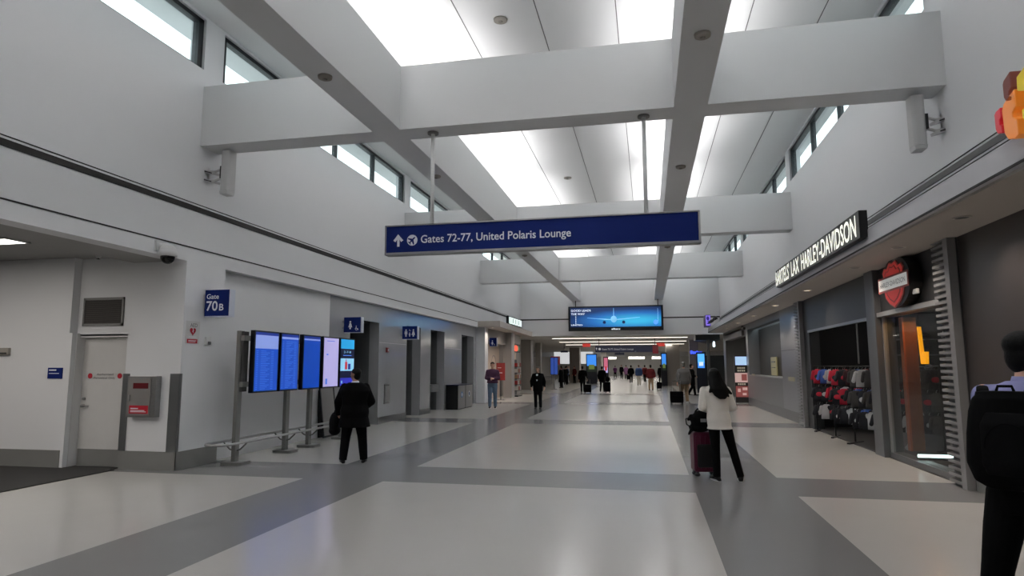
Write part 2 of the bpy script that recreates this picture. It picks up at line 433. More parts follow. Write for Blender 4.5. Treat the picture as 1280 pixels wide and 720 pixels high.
def flag(name, label, x0, x1, y, z0, z1, kind, sidelight=True, th=.12):
    e = thing(name, label, 'sign', ((x0+x1)/2, y, z0))
    g = G(); g.box(x0,x1,y,y+th,z0,z1); g.build('panel', navy_m, e)
    g = G(); g.box(x1,x1+.025,y-.003,y+th+.003,z0-.015,z1); g.box(x0,x1+.025,y,y+th,z0-.015,z0)
    g.build('lit_edge', mat('lit_sign_edge',(200,206,220),.4), e)  # pale colour puts the light on the sign's side into the edge
    g = G(); g.box(x0-.06,x0,y+.03,y+th-.03,z0+.08,z0+.14); g.build('wall_bracket', alu_m, e); g = G(); g.box(x0-.06,x0,y+.03,y+th-.03,z1-.14,z1-.08); g.build('wall_bracket', alu_m, e)
    F = Frame((x0,y-.001,z0),(1,0,0),(0,0,1)); g = G(); W = x1-x0; Hh = z1-z0
    if kind == 'gate':
        text('Gate', Frame((x0+.035,y-.002,z1-.155),(1,0,0),(0,0,1)), .085, white_let, e, w=.235, off=.012)
        text('70', Frame((x0+.035,y-.002,z0+.095),(1,0,0),(0,0,1)), .165, white_let, e, w=.22, off=.02)
        text('B', Frame((x0+.285,y-.002,z0+.095),(1,0,0),(0,0,1)), .115, white_let, e, w=.085, off=.02)
        return e
    if kind == 'women': woman_icon(g,F,W*.38,Hh*.2,Hh*1.9*.95); wheelchair_icon(g,F,W*.75,Hh*.12,Hh*1.9)
    elif kind == 'both':
        man_icon(g,F,W*.25,Hh*.18,Hh*1.9); woman_icon(g,F,W*.75,Hh*.18,Hh*1.9); wheelchair_icon(g,F,W*.5,Hh*.6,Hh*1.1)
        man_icon(g,F,W*.5,Hh*.18,Hh*1.1)
    else: woman_icon(g,F,W*.4,Hh*.15,Hh*1.9); wheelchair_icon(g,F,W*.7,Hh*.12,Hh*1.3)
    g.build('pictogram', white_let, e)
    return e
flag('gate_sign', 'square blue Gate 70B sign projecting from the white wall', -7.42,-6.95,9.66,2.51,2.96,'gate')
flag('restroom_sign', 'blue women restroom sign above the standing viewer in black', -7.54,-7.08,15.1,2.51,2.89,'women')
flag('restroom_sign', 'blue sign with two figures above the second dark doorway', -7.54,-7.05,19.1,2.5,2.9,'both')
flag('restroom_sign', 'small blue restroom sign at the far end of the grey wall', -7.0,-6.68,28.4,2.54,2.92,'small')

# dome camera
e = thing('dome_camera', 'white dome security camera at the corner under the fascia', 'security camera', (-7.3,8.55,3.2))
g = G(); g.ell((-7.28,8.56,3.45),.12,.12,.1); g.loft([((-7.28,8.56,3.36),(.135,0,0),(0,.135,0)),((-7.28,8.56,3.42),(.14,0,0),(0,.14,0)),((-7.28,8.56,3.5),(.09,0,0),(0,.09,0))]); g.caps((-7.28,8.56,3.5),.06,(-7.42,8.56,3.52),.06)
g.build('housing', white_pl, e, smooth=True)
g = G(); g.ell((-7.28,8.56,3.35),.105,.105,.11); g.build('dome', mat('smoked_dome',(12,12,13),.1), e, smooth=True)
g = G(); g.box(-7.45,-7.41,8.46,8.66,3.44,3.6); g.build('wall_plate', white_pl, e)
e = thing('sprinkler', 'tiny sprinkler head in the alcove ceiling', 'sprinkler', (-8.9,8.9,3.42))
g = G(); g.caps((-8.9,8.9,3.5),.045,(-8.9,8.9,3.49),.045); g.build('rosette', white_pl, e, smooth=True)
g = G(); g.caps((-8.9,8.9,3.48),.014,(-8.9,8.9,3.44),.014); g.box(-8.92,-8.88,8.88,8.92,3.43,3.437); g.build('head', shop_dark, e)

# ------------------------------------------------------------------ screens and their stand
def emis(name, rgb, s): return mat(name, rgb, .35, emit=s, vary=0)
blueA = emis('screen_blue_deep',(6,66,170),.9); blueB = emis('screen_blue',(22,76,186),.9); pale = emis('screen_pale_blue',(130,150,215),.9)
lav = emis('screen_lavender',(176,170,222),.9); hdr = emis('screen_header',(30,56,150),.7); rowm = emis('screen_row_text',(70,116,210),.9)
cyanS = emis('screen_cyan',(40,160,220),.95); darkS = emis('screen_dark_navy',(14,22,62),.5); redS = emis('screen_red',(200,60,70),.8); skyS = emis('screen_sky',(140,200,235),.95)
violS = emis('screen_violet',(46,50,180),.8)
bez = mat('screen_bezel',(10,14,30),.3)
scr = [(10.13,10.90,'leftmost of the tall flight screens, with a pale block at its top'),
       (10.96,11.61,'second tall blue flight screen, beside the one with a pale block'),
       (11.77,12.47,'plain deep-blue tall screen in the middle of the flight board'),
       (12.59,13.30,'tall pale lavender screen of the flight board'),
       (13.36,14.08,'tall advertising screen with a cyan top and a bottle picture')]
XS = -6.74
for i,(a,b,lb) in enumerate(scr):
    e = thing('information_screen', lb, 'screen', (XS-.05,(a+b)/2,1.19), group='tall screens of the flight board')
    F = Frame((XS,a,1.19),(0,1,0),(0,0,1)); W = b-a; Hh = 1.1
    g = G(); g.fbox(F,0,W,0,Hh,-.09,-.004); g.build('casing', bez, e, bevel=.004)
    g = G(); m = .03
    mats = [blueA,blueB,pale,lav,hdr,rowm,cyanS,darkS,redS,skyS,violS]
    def R(mi,u0,u1,v0,v1,w=.0):
        g.mat(mi).fbox(F,u0,u1,v0,v1,-.004+w,0+w)
    if i == 0:
        R(1,m,W-m,m,.78); R(2,m,W-m,.78,1.02); R(4,m,W-m,1.02,Hh-m)
        for k in range(22): R(5,.07,.07+.05,.06+k*.032,.07+k*.032,.001); R(5,.2,.2+.16+.06*((k*7)%3),.06+k*.032,.07+k*.032,.001); R(5,.52,.6,.06+k*.032,.07+k*.032,.001)
    elif i == 1:
        R(1,m,W-m,m,.98); R(2,m,W-m,.98,1.02); R(4,m,W-m,1.02,Hh-m)
        for k in range(28): R(5,.06,.1,.06+k*.032,.07+k*.032,.001); R(5,.18,.3+.05*((k*5)%4),.06+k*.032,.07+k*.032,.001); R(5,.46,.54,.06+k*.032,.07+k*.032,.001)
    elif i == 2:
        R(0,m,W-m,m,.99); R(2,m,W-m,.99,1.02); R(4,m,W-m,1.02,Hh-m)
    elif i == 3:
        R(3,m,W-m,m,Hh-m); R(1,.15,.5,1.0,1.012,.001); R(5,.14,.22,.7,.73,.001); R(5,.12,.2,.08,.2,.001)
    else:
        R(7,m,W-m,m,Hh-m); R(6,m,W-m,.86,Hh-m,.001); R(9,m,W-m,.36,.64,.001); R(10,m,W-m,m,.2,.001); R(8,.24,.36,.39,.56,.002); R(8,.28,.32,.55,.62,.002); R(4,.4,.52,.39,.52,.002); R(9,.07,.13,.08,.14,.002)
    g.build('display', mats, e)
    if i == 4:
        text('2-7-8', Frame((XS+.002,a+.16,1.19+.76),(0,1,0),(0,0,1)), .05, skyS, e, w=.36)
        g = G(); g.fbox(F,.14,.56,.7,.72,.001,.003); g.build('print_line', rowm, e)
e = thing('screen_stand', 'grey steel stand carrying the tall screens, with a low guard rail', 'screen stand', (-6.9,12,0))
stm = mat('stand_grey',(124,124,122),.45,.3)
for z in (1.3,2.1):
    g = G(); g.box(-6.9,-6.83,9.96,14.05,z,z+.09); g.build('crossbar', stm, e)
for (a,b) in ((9.98,10.13),(11.62,11.76),(12.48,12.58)):
    g = G(); g.box(-6.9,-6.86,a,b,1.22,2.26); g.build('infill_panel', mat('infill_dark',(70,70,70),.5,.3), e)
for y in (10.0,11.55,12.43,13.9):
    g = G(); g.box(-6.97,-6.90,y-.06,y+.06,.05,2.27 if y < 10.5 else 2.2); g.build('post', stm, e, bevel=.004)
    g = G(); g.rbox(-7.12,-6.72,y-.17,y+.17,0.0,.05,.06); g.build('foot', stm, e)
    for s in (-1,1):
        g = G(); g.tube([(-6.94,y,.22),(-6.94+s*.1,y,.25),(-6.94+s*.2,y,.34),(-6.94+s*.22,y,.37)],.014); g.build('rail_bracket', stm, e, smooth=True)
for s in (1,):
    pts = []
    for t in range(9): a = PI*t/8; pts.append((-6.94-.22*math.cos(a+PI),9.55-.2*math.sin(a),.38))
    rail = [(-7.16,14.3,.38)]+[(-6.94-.22*math.cos(PI*t/8),9.6-.22*math.sin(PI*t/8),.38) for t in range(9)]+[(-6.72,14.3,.38)]
    g = G(); g.tube(rail,.022,12); g.build('guard_rail', alu_m, e, smooth=True)
    rail2 = [(p[0]*1.0,p[1]-.02,.31) for p in rail]
# A-frame
e = thing('floor_notice_frame', 'black-framed blank panel on the floor behind the viewer in black', 'notice frame', (-7.4,14.3,0))
F = Frame((-7.42,13.95,.0),(0,1,0),(-.12,0,1)); g = G()
for b in ((0,.04,0,1.18),(.66,.7,0,1.18),(0,.7,1.14,1.18),(0,.7,0,.04)): g.fbox(F,b[0],b[1],b[2],b[3],0,.03)
g.build('frame', black_m, e)
g = G(); g.fbox(F,.04,.66,.04,1.14,.008,.018); g.build('panel', mat('frame_panel_grey',(128,126,124),.3), e)
g = G(); g.hexa([(-7.56,13.97,0),(-7.53,13.97,0),(-7.53,14.63,0),(-7.56,14.63,0),(-7.58,13.97,1.1),(-7.55,13.97,1.1),(-7.55,14.63,1.1),(-7.58,14.63,1.1)]); g.build('rear_leg', black_m, e)

# ------------------------------------------------------------------ grey glossy wall with doorways
XE = -7.6
ops = [(15.58,17.45,2.9),(19.65,20.95,2.95),(22.0,23.6,2.95),(25.95,27.85,2.95)]
g = G(); ys = 14.45
for a,b,z in ops:
    g.box(XE-.3,XE,ys,a,0,3.4); g.box(XE-.3,XE,a,b,z,3.4); ys = b
g.box(XE-.3,XE,ys,28.3,0,3.4)
st(g.build('wall_left', laminate_m), 'glossy grey laminate wall with four dark doorways', 'wall')
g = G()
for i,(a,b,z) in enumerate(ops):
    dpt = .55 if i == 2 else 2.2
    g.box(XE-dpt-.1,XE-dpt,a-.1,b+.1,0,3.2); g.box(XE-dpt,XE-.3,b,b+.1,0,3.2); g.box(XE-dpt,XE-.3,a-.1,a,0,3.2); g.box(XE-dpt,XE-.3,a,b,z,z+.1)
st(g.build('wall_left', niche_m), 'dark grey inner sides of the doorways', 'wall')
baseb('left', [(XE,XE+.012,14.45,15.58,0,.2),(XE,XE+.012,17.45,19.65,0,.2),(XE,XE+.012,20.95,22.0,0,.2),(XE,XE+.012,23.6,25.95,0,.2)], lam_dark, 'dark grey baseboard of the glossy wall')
for a,b,lb in ((17.62,19.5,0),(23.7,25.8,0)):
    trim(XE-.001,XE+.003,a-.15,b+.1,2.33,2.345,alu_m,'pale strip painted as a reflection on the glossy grey wall')  # pale strip stands in for a reflected light line on the gloss
e = thing('paper_dispenser', 'narrow steel panel set in the glossy wall between the doorways', 'wall panel', (XE,18.1,.53))
g = G(); g.box(XE,XE+.02,17.88,18.28,.55,1.12); g.build('plate', mat('plate_steel',(92,92,92),.3,.6), e)
g = G(); g.box(XE+.02,XE+.025,17.93,18.23,.6,1.07); g.build('inner_panel', steel_m, e)
e = thing('fire_alarm', 'small red alarm on the glossy wall near the restroom sign', 'alarm', (XE,18.0,2.05))
g = G(); g.box(XE,XE+.05,17.96,18.08,2.06,2.2); g.build('housing', mat('alarm_red',(128,40,40),.4), e, bevel=.008)
g = G(); g.box(XE+.05,XE+.06,17.99,18.05,2.1,2.16); g.build('strobe', white_pl, e)
e = thing('drinking_fountain', 'steel drinking fountain in the shallow grey niche', 'drinking fountain', (-7.85,22.8,0))
g = G(); g.rbox(-8.1,-7.62,22.3,23.1,.72,.98,.06); g.build('basin', steel_m, e)
g = G(); g.box(-8.1,-7.8,22.45,22.95,.3,.72); g.build('housing', mat('fount_dark',(52,52,54),.4,.4), e)
g = G(); g.tube([(-7.95,22.5,.98),(-7.95,22.5,1.06),(-7.88,22.5,1.09),(-7.82,22.5,1.06)],.014); g.build('spout', steel_m, e, smooth=True)
g = G(); g.box(-8.12,-8.02,22.2,23.2,.1,.3); g.build('foot_plate', shop_dark, e)
g = G(); g.box(-8.1,-8.03,22.15,23.25,1.0,1.5); g.build('backsplash', steel_m, e)
# recycling bins
for i,(a,b,lb) in enumerate(((23.75,24.75,'grey recycling bin, the nearer of the pair by the far doorway'),(24.8,25.8,'grey recycling bin, the farther of the pair by the far doorway'))):
    e = thing('recycling_bin', lb, 'bin', (-7.3,(a+b)/2,0), group='recycling bins by the grey wall')
    g = G(); g.box(-7.56,-7.08,a,b,.03,.9); g.build('body', mat('bin_grey',(140,138,135),.4,.2), e, bevel=.01)
    g = G(); g.box(-7.57,-7.06,a-.01,b+.01,.9,.94); g.build('lid', mat('bin_lid_blue',(16,26,60),.4), e)
    g = G(); g.box(-7.56,-7.1,a+.02,b-.02,0,.03); g.build('plinth', black_m, e)
    g = G(); g.box(-7.56,-7.09,a-.006,a,.03,.9); g.build('side_panel', black_m, e)
    F = Frame((-7.08,a,.0),(0,1,0),(0,0,1))
    g = G(); g.disc(F,.5,.55,.14,.001,.004,16,ry=.12); g.build('badge', mat('bin_badge_blue' if i==0 else 'bin_badge_white',(60,120,180) if i==0 else (200,205,210),.4), e)
    g = G(); g.disc(F,.5,.55,.07,.004,.006,10); g.build('badge_symbol', white_let if i==0 else navy_m, e)

# ------------------------------------------------------------------ left canopy, pillars and shops (far left)
g = G(); g.hexa([(XL-.6,28.0,3.4),(-6.43,28.0,3.4),(-6.72,YE,3.4),(XL-.6,YE,3.4),(XL-.6,28.0,3.66),(-6.43,28.0,3.66),(-6.72,YE,3.66),(XL-.6,YE,3.66)])
st(g.build('ceiling', soffit_m), 'low canopy over the shops on the left', 'canopy')
g = G(); g.box(-7.75,-7.2,28.3,28.9,0,3.4); st(g.build('wall_left', wall_m), 'white pillar at the end of the grey wall', 'pillar')
g = G(); g.box(-7.45,-7.0,33.2,34.0,0,3.4); st(g.build('wall_left', mat('pillar_pale',(166,162,158),.4)), 'pale pillar between the two left shops', 'pillar')
g = G(); g.box(-8.0,-7.9,34.0,36.0,0,3.4); g.box(-7.9,-7.6,37.2,38.6,0,3.4); g.box(-7.9,-7.3,28.9,33.2,2.75,3.4); g.box(-7.9,-7.3,34,37.2,2.9,3.4)
st(g.build('wall_left', mat('shop_surround',(138,130,122),.4)), 'surround above the left shop fronts', 'wall')
warm_m = mat('shop_warm_wall',(206,186,168),.6)
g = G(); g.box(-10.2,-10.1,28.6,38,0,3.4); g.box(-10.1,-7.75,28.4,28.5,0,3.4); g.box(-10.1,-7.9,33.5,33.6,0,3.4); g.box(-10.1,-7.9,38,38.1,0,3.4)
st(g.build('wall_left', warm_m), 'warm beige inner walls of the left shops', 'wall')
g = G(); g.box(-10.1,-7.4,28.5,38,3.3,3.4); st(g.build('ceiling', warm_m), 'ceiling inside the left shops','ceiling')
e = thing('partition_panel', 'pale beige panel with a grey emblem inside the first left shop', 'panel', (-7.6,31.8,0))
g = G(); g.box(-7.75,-7.65,30.6,33.1,0,2.75); g.build('board', warm_m, e)
F = Frame((-7.65,31.9,1.9),(0,1,0),(0,0,1)); g = G()
for i in range(16):
    a,b = 2*PI*i/16, 2*PI*(i+1)/16
    g.prism(F,[(.45*math.cos(a),.3*math.sin(a)),(.38*math.cos(a),.25*math.sin(a)),(.38*math.cos(b),.25*math.sin(b)),(.45*math.cos(b),.3*math.sin(b))],.001,.006)
g.build('emblem', mat('emblem_grey',(160,140,132),.5), e)
e = thing('poster_stand', 'red poster stand behind the walker in the purple sweater', 'poster', (-7.08,31.0,0))
g = G(); g.box(-7.3,-6.86,31.0,31.04,.95,1.8); g.build('poster', mat('poster_red',(128,20,26),.5), e)
g = G(); g.box(-7.24,-7.0,30.995,31.0,1.3,1.33); g.box(-7.24,-7.05,30.995,31.0,1.55,1.57); g.build('print_line', white_let, e)
g = G(); g.box(-7.1,-7.06,31.02,31.05,.02,.95); g.box(-7.28,-6.88,30.9,31.2,0,.02); g.build('stand', shop_dark, e)
# display case items in first left shop
e = thing('display_cabinet', 'dark glass cabinet with small bright goods in the first left shop', 'cabinet', (-8.4,29.8,0))
g = G(); g.box(-9.2,-8.0,29.6,30.2,0,1.75); g.build('body', shop_dark, e)
g = G(); g.box(-9.2,-8.0,29.58,30.2,1.75,2.35); g.build('light_box', mat('case_dark',(40,30,26),.5), e)
g = G(); g.prism(Frame((-8.3,29.575,1.8),(1,0,0),(0,0,1)),[(-.2,0),(.3,0),(.28,.2),(.12,.25),(.05,.42),(-.05,.42),(-.1,.2)],0,.01); g.build('neon_mark', emis('neon_cream',(255,225,180),1.6), e)
e = thing('shop_front_sign', 'glowing orange and red sign over the second left shop', 'sign', (-7.28,35.2,2.45))
g = G(); g.box(-7.3,-7.2,34.2,36.6,2.4,2.85); g.build('panel', mat('sign_dark',(40,36,34),.5), e)
g = G(); F = Frame((-7.2,34.4,2.45),(0,1,0),(0,0,1)); g.disc(F,.9,.18,.55,.001,.02,14,ry=.17); g.build('glow_disc', emis('neon_orange',(235,70,30),1.4), e)
g = G(); g.disc(F,1.6,.18,.4,.001,.018,14,ry=.14); g.build('glow_disc', emis('neon_green',(70,110,60),.6), e)
rk = thing('display_rack', 'dark wire rack of small packets outside the second left shop', 'rack', (-6.95,34.8,0))
g = G(); g.box(-7.25,-6.9,34.4,35.6,0,.06); g.box(-7.25,-7.2,34.4,35.6,0,2.0); g.build('frame', black_m, rk)
for k in range(5):
    g = G(); g.box(-7.2,-6.92,34.4,35.6,.3+.32*k,.33+.32*k); g.build('shelf', shop_dark, rk)
pc = [mat('packet_white',(190,186,180),.5), mat('packet_red',(150,40,40),.5), mat('packet_tan',(150,120,90),.5)]
for k in range(5):
    for j in range(4):
        g = G(); y = 34.45+.29*j; g.box(-7.15,-6.95,y,y+.2,.33+.32*k,.33+.32*k+.2)
        tag(g.build('packet', pc[(k+j*2)%3]), 'small packet on the wire rack outside the second left shop', 'packet', 'packets on the wire rack')
e = thing('shop_front_sign', 'bright white projecting sign above the left canopy', 'sign', (-6.5,32.2,3.66))
g = G(); g.box(-6.62,-6.5,30.2,33.6,3.66,4.06); g.build('casing', black_m, e)
g = G(); g.box(-6.5,-6.49,30.3,33.4,3.7,4.02); g.build('light_face', emis('white_lit',(225,240,235),1.2), e)
F = Frame((-6.489,30.9,3.75),(0,1,0),(0,0,1)); g = G(); g.fbox(F,.2,.35,0,.22,0,.004); g.fbox(F,.9,1.05,0,.22,0,.004); g.fbox(F,1.6,1.75,0,.22,0,.004); g.build('lettering', mat('sign_glyph_green',(60,96,84),.5), e)

# ------------------------------------------------------------------ right storefront
XW = 4.2
g = G(); g.box(3.3, XW+.2, Y0, 36.8, 3.43, 3.68)
st(g.build('ceiling', fascia_m), 'projecting fascia above the right shops', 'canopy')
g = G(); g.box(3.36, XW+.05, Y0, 36.7, 3.40, 3.43); st(g.build('ceiling', soffit_m), 'taupe soffit with round downlights above the right shops', 'soffit')
trim(3.29, 3.3, Y0, 36.8, 3.43, 3.455, darkgap_m, 'dark strip painted as the shadow gap along the fascia bottom')  # dark colour stands in for the shade in the gap
g = G()
g.box(XW,XW+.25,13.4,18.25,2.56,3.43); g.box(XW,XW+.25,18.25,19.5,0,3.43); g.box(XW,XW+.25,9.78,10.32,0,3.43)
st(g.build('wall_right', mat('shopfront_upper_grey',(58,59,60),.4,.3)), 'dark grey wall over the clothing store doorway', 'wall')
g = G(); g.box(XW-.05,XW+.02,13.42,18.2,2.5,2.56); st(g.build('trim_60', steel_m), 'steel lintel over the clothing store doorway', 'trim')
g = G(); g.box(XW-.08,XW+.25,12.92,13.4,0,3.43); st(g.build('wall_right', shop_grey, bevel=.01), 'grey metal post right of the clothing store doorway', 'pillar')
g = G(); g.box(XW+.03,XW+.25,10.32,12.92,2.6,3.43); st(g.build('wall_right', shop_dark), 'black panel behind the shield emblem', 'wall')
g = G(); g.box(XW-.05,XW+.25,10.32,12.92,2.52,2.6); st(g.build('trim_61', alu_m), 'pale metal ledge under the shield emblem', 'trim')
g = G(); g.box(XW+.02,XW+.25,10.32,12.92,0,.1); st(g.build('baseboard_right', shop_grey), 'grey sill under the show window', 'baseboard')
# show window
w = thing('window_20', 'tall glass show window of the clothing store', 'window', (XW+.06,11.6,.1)); w['kind'] = 'structure'
g = G(); g.box(XW+.06,XW+.072,10.34,12.9,.1,2.52); g.build('pane', glass_shop, w)
g = G(); g.box(XW+.03,XW+.1,10.32,10.36,.1,2.52); g.box(XW+.03,XW+.1,12.88,12.92,.1,2.52); g.build('window_frame', alu_m, w)
# ribbed pilasters
rib_m = mat('ribbed_pilaster_metal',(134,133,133),.4,.3)
for i,(a,b,lb) in enumerate(((9.78,10.32,'ribbed pale metal pilaster right of the show window'),(18.8,19.5,'ribbed pale metal pilaster left of the clothing store doorway'))):
    e = thing('ribbed_pilaster', lb, 'pilaster', (XW,(a+b)/2,0))
    g = G(); g.box(XW-.03,XW-.005,a+.14,b-.05,0,3.40); g.mat(1).box(XW-.03,XW-.005,b-.05,b-.01,0,3.40); g.build('core', [mat('pilaster_core',(96,95,95),.5,.2), shop_dark], e)
    g = G(); z = .03
    while z < 3.38:
        g.hexa([(XW-.10,a+.14,z+.012),(XW-.02,a+.14,z),(XW-.02,b,z),(XW-.10,b,z+.012),(XW-.10,a+.14,z+.05),(XW-.02,a+.14,z+.058),(XW-.02,b,z+.058),(XW-.10,b,z+.05)]); z += .088
    g.build('fins', rib_m, e)
    g = G(); g.box(XW-.11,XW-.005,a,a+.14,0,3.40); g.build('flange', rib_m, e)
# brown panel wall nearest the camera
g = G(); g.box(XW+.02,XW+.25,6.3,9.78,0,3.43); st(g.build('wall_right', shop_brown), 'dark brown glossy panel wall at the right edge', 'wall')
g = G(); g.box(XW+.04,XW+.25,Y0,6.3,0,3.43); st(g.build('wall_right', interior_dk), 'black shop front beyond the right edge', 'wall')
baseb('right', [(XW,XW+.02,6.3,9.78,0,.28)], label='grey baseboard of the brown panel wall')
# panels beyond the ribbed pilaster
g = G()
g.box(XW,XW+.25,19.5,22.0,0,3.43)
st(g.build('wall_right', shop_grey2), 'pale grey metal panel beside the ribbed pilaster', 'wall')
trim(XW-.006,XW,19.5,22.0,2.1,2.112,shop_dark,'joint line in the pale grey panel')
g = G(); g.box(XW,XW+.25,22.0,28.85,0,1.22); g.box(XW,XW+.25,22,28.85,3.15,3.43); g.box(XW+.6,XW+.7,22,28.85,0,3.43); g.box(XW,XW+.7,28.85,29.4,0,3.43); g.box(XW+.25,XW+.6,21.9,22.0,0,3.43)
st(g.build('wall_right', mat('counter_wall_grey',(112,113,115),.3,.3)), 'grey wall with a wide recessed counter opening', 'wall')
g = G(); g.box(XW-.03,XW+.5,22,28.85,1.22,1.26); st(g.build('trim_62', alu_m), 'pale ledge of the recessed counter', 'trim')
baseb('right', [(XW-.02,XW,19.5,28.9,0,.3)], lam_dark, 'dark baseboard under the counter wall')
g = G(); g.box(XW+.45,XW+.5,22.01,28.84,1.26,3.15); tag(g.build('shutter', mat('shutter_grey',(62,61,60),.4,.3)), 'closed dark grey shutter in the recessed counter', 'shutter')
e = thing('notice_panel', 'glowing yellowish notice in the recessed counter', 'notice', (XW+.3,25.5,1.3))
g = G(); g.box(XW+.36,XW+.4,24.9,25.9,1.28,1.95); g.build('panel', emis('cream_lit',(150,142,104),.35), e)
g = G(); g.box(XW+.34,XW+.36,25.1,25.7,1.75,1.8); g.box(XW+.34,XW+.36,25.1,25.7,1.55,1.58); g.build('print_line', shop_grey, e)
for y,lb in ((27.6,'low white tag at the far end of the recessed counter'),(20.6,'low cream tag on the pale grey panel')):
    g = G(); g.box(XW-.04,XW-.01 if y>22 else XW,y-.35,y+.35,1.24 if y>22 else 1.18,1.3 if y>22 else 1.3); tag(g.build('counter_tag', mat('tag_cream',(180,176,150),.5)), lb, 'tag')
# doorway alcove with the menu board
g = G(); g.box(XW,XW+.7,29.4,29.9,2.95,3.43); g.box(XW+1.4,XW+1.5,29.4,36.2,0,3.43); g.box(XW-.1,XW+1.5,36.0,36.9,0,3.43); g.box(XW-.1,XW+.2,29.9,36.0,2.95,3.43); g.box(XW-.1,XW+1.5,29.4,36,3.2,3.3)
st(g.build('wall_right', mat('far_alcove_grey',(112,108,104),.4,.1)), 'grey surround of the far right alcove', 'wall')
e = thing('menu_stand', 'tall lit menu stand with pink food pictures by the far right wall', 'menu stand', (4.1,30.4,0))
F = Frame((3.78,30.2,.18),(1,0,0),(0,0,1))
g = G(); g.fbox(F,0,.56,-.16,1.9,-.12,0); g.build('casing', mat('menu_dark',(46,42,40),.4), e)
g = G(); mm = [emis('menu_light',(170,200,235),1.1), emis('menu_pink',(210,176,170),.6), emis('menu_red',(150,80,76),.5), emis('menu_text',(180,172,150),.6)]
g.mat(0).fbox(F,.04,.52,1.48,1.86,.0,.006); g.mat(1).fbox(F,.0,.56,.72,1.14,0,.006); g.mat(2).fbox(F,.28,.5,.8,1.08,.006,.01)
g.mat(2).fbox(F,.02,.54,.08,.56,0,.006); g.mat(1).fbox(F,.1,.22,.3,.45,.006,.01); g.mat(1).fbox(F,.3,.46,.16,.26,.006,.01); g.mat(1).fbox(F,.3,.5,.38,.5,.006,.01)
g.build('display', mm, e)
for v0 in (1.2,1.32,.61):
    g = G()
    for k in range(4): g.fbox(F,.12+.085*k,.18+.085*k,v0,v0+.07,0,.007)
    g.build('print_line', mm[3], e)

# clothing store interior
g = G(); g.box(9.2,9.3,10,19,0,3.4); g.box(XW+.25,9.2,18.8,18.9,0,3.4); g.box(XW+.25,9.2,10.0,10.1,0,3.4); g.box(XW+.25,9.2,10,19,3.1,3.2)
st(g.build('wall_right', interior_dk), 'black inner walls of the clothing store', 'wall')
g = G(); g.box(XW,9.2,10.1,18.8,0,.012); st(g.build('floor', mat('store_floor',(58,56,54),.5)), 'dark floor of the clothing store', 'floor')
# hanging banner pole
gcol = [((176,30,52),'red'),((28,30,36),'black'),((60,92,170),'blue'),((170,170,172),'white'),((64,62,62),'grey'),((60,30,34),'maroon')]
gm = {n: mat('garment_'+n, c, .85, bump=.2, scale=14) for c,n in gcol}
def garment(x, y, z, rz, colr, label, k=1., printed=None):
    e = thing('hanging_shirt', label, 'shirt', (x,y,z), rz, group='clothes on the store racks', local=True)
    g = G()
    g.loft([((0,0,0),(.17*k,0,0),(0,.045,0)),((0,0,.12),(.165*k,0,0),(0,.055,0)),((0,0,.26),(.18*k,0,0),(0,.05,0)),((0,0,.33),(.13*k,0,0),(0,.04,0)),((0,0,.36),(.05,0,0),(0,.03,0))], 14)
    g.build('body', gm[colr], e, smooth=True)
    for s in (-1,1):
        g = G(); g.caps((s*.15*k,0,.29),.045,(s*.22*k,.02,.12),.04); g.build('sleeve', gm[colr], e, smooth=True)
    if printed:
        g = G(); g.ell((.0,-.045,.17),.08,.02,.06,None,12,6); g.build('print', gm[printed], e, smooth=True)
    g = G(); g.tube([(0,0,.35),(0,0,.39),(.02,0,.41),(.0,0,.43),(-.02,0,.42)],.005,6); g.build('hanger_hook', steel_m, e)
    return e
def rack(x, y, ang, rows, label):
    e = thing('clothes_rack', label, 'clothes rack', (x,y,0), ang, local=True)
    zt = max(z for z in rows)
    for s in (-.85,.85):
        g = G(); g.tube([(s,0,0.02),(s,0,zt)],.018); g.build('upright', black_m, e)
        g = G(); g.box(s-.03,s+.03,-.3,.3,0,.03); g.build('foot', black_m, e)
    for z in rows:
        g = G(); g.tube([(-.85,0,z),(.85,0,z)],.015); g.build('rail', black_m, e)
    return e
seqs = ['red','black','white','black','maroon','red','black','blue','blue','white','grey','grey']
W8 = ['first','second','third','fourth','fifth','sixth','seventh','eighth','ninth','tenth','eleventh']
pal = ['rbwkrkkrkbk','kkrkwkrkkrk','kwkkgkkwkrk','rkmbwkgbkwb','krkbkbkkrkb','kkwkbkkgkkw','gwgkgkmgkgk','gkgkkgkgkkg','kkwkkgkwkkg']
CN = {'r':'red','k':'black','w':'white','b':'blue','m':'maroon','g':'grey'}
for q,(x,y,ang,nm) in enumerate(((4.95,17.45,-.4,'left'),(4.95,15.9,-.5,'middle'),(4.9,14.55,-.75,'right'))):
    rk_ = rack(x,y,ang,[1.62,1.18,.74], 'black three-tier rack of shirts, the %s one in the store doorway' % nm)
    for t_,zz in enumerate((1.62,1.18,.74)):
        for i,c in enumerate(pal[q*3+t_]):
            c = CN[c]; t = -.77+.154*i
            px_, py_ = x+t*math.cos(ang), y+t*math.sin(ang)
            garment(px_,py_,zz-.43,ang+.35+.35*((i*5+t_)%3-1),c,'%s shirt, %s from the left on the %s tier of the %s rack' % (c,W8[i],['top','middle','bottom'][t_],nm),.68+.1*(i%2), {'black':[None,'red','white'][(i+t_)%3],'red':'black','blue':'white'}.get(c))
g = G(); g.caps((5.0,17.0,1.7),.02,(5.0,17.0,3.1),.02); tag(g.build('ceiling_pole', alu_m, smooth=True), 'thin grey pole rising from the clothes racks', 'pole')
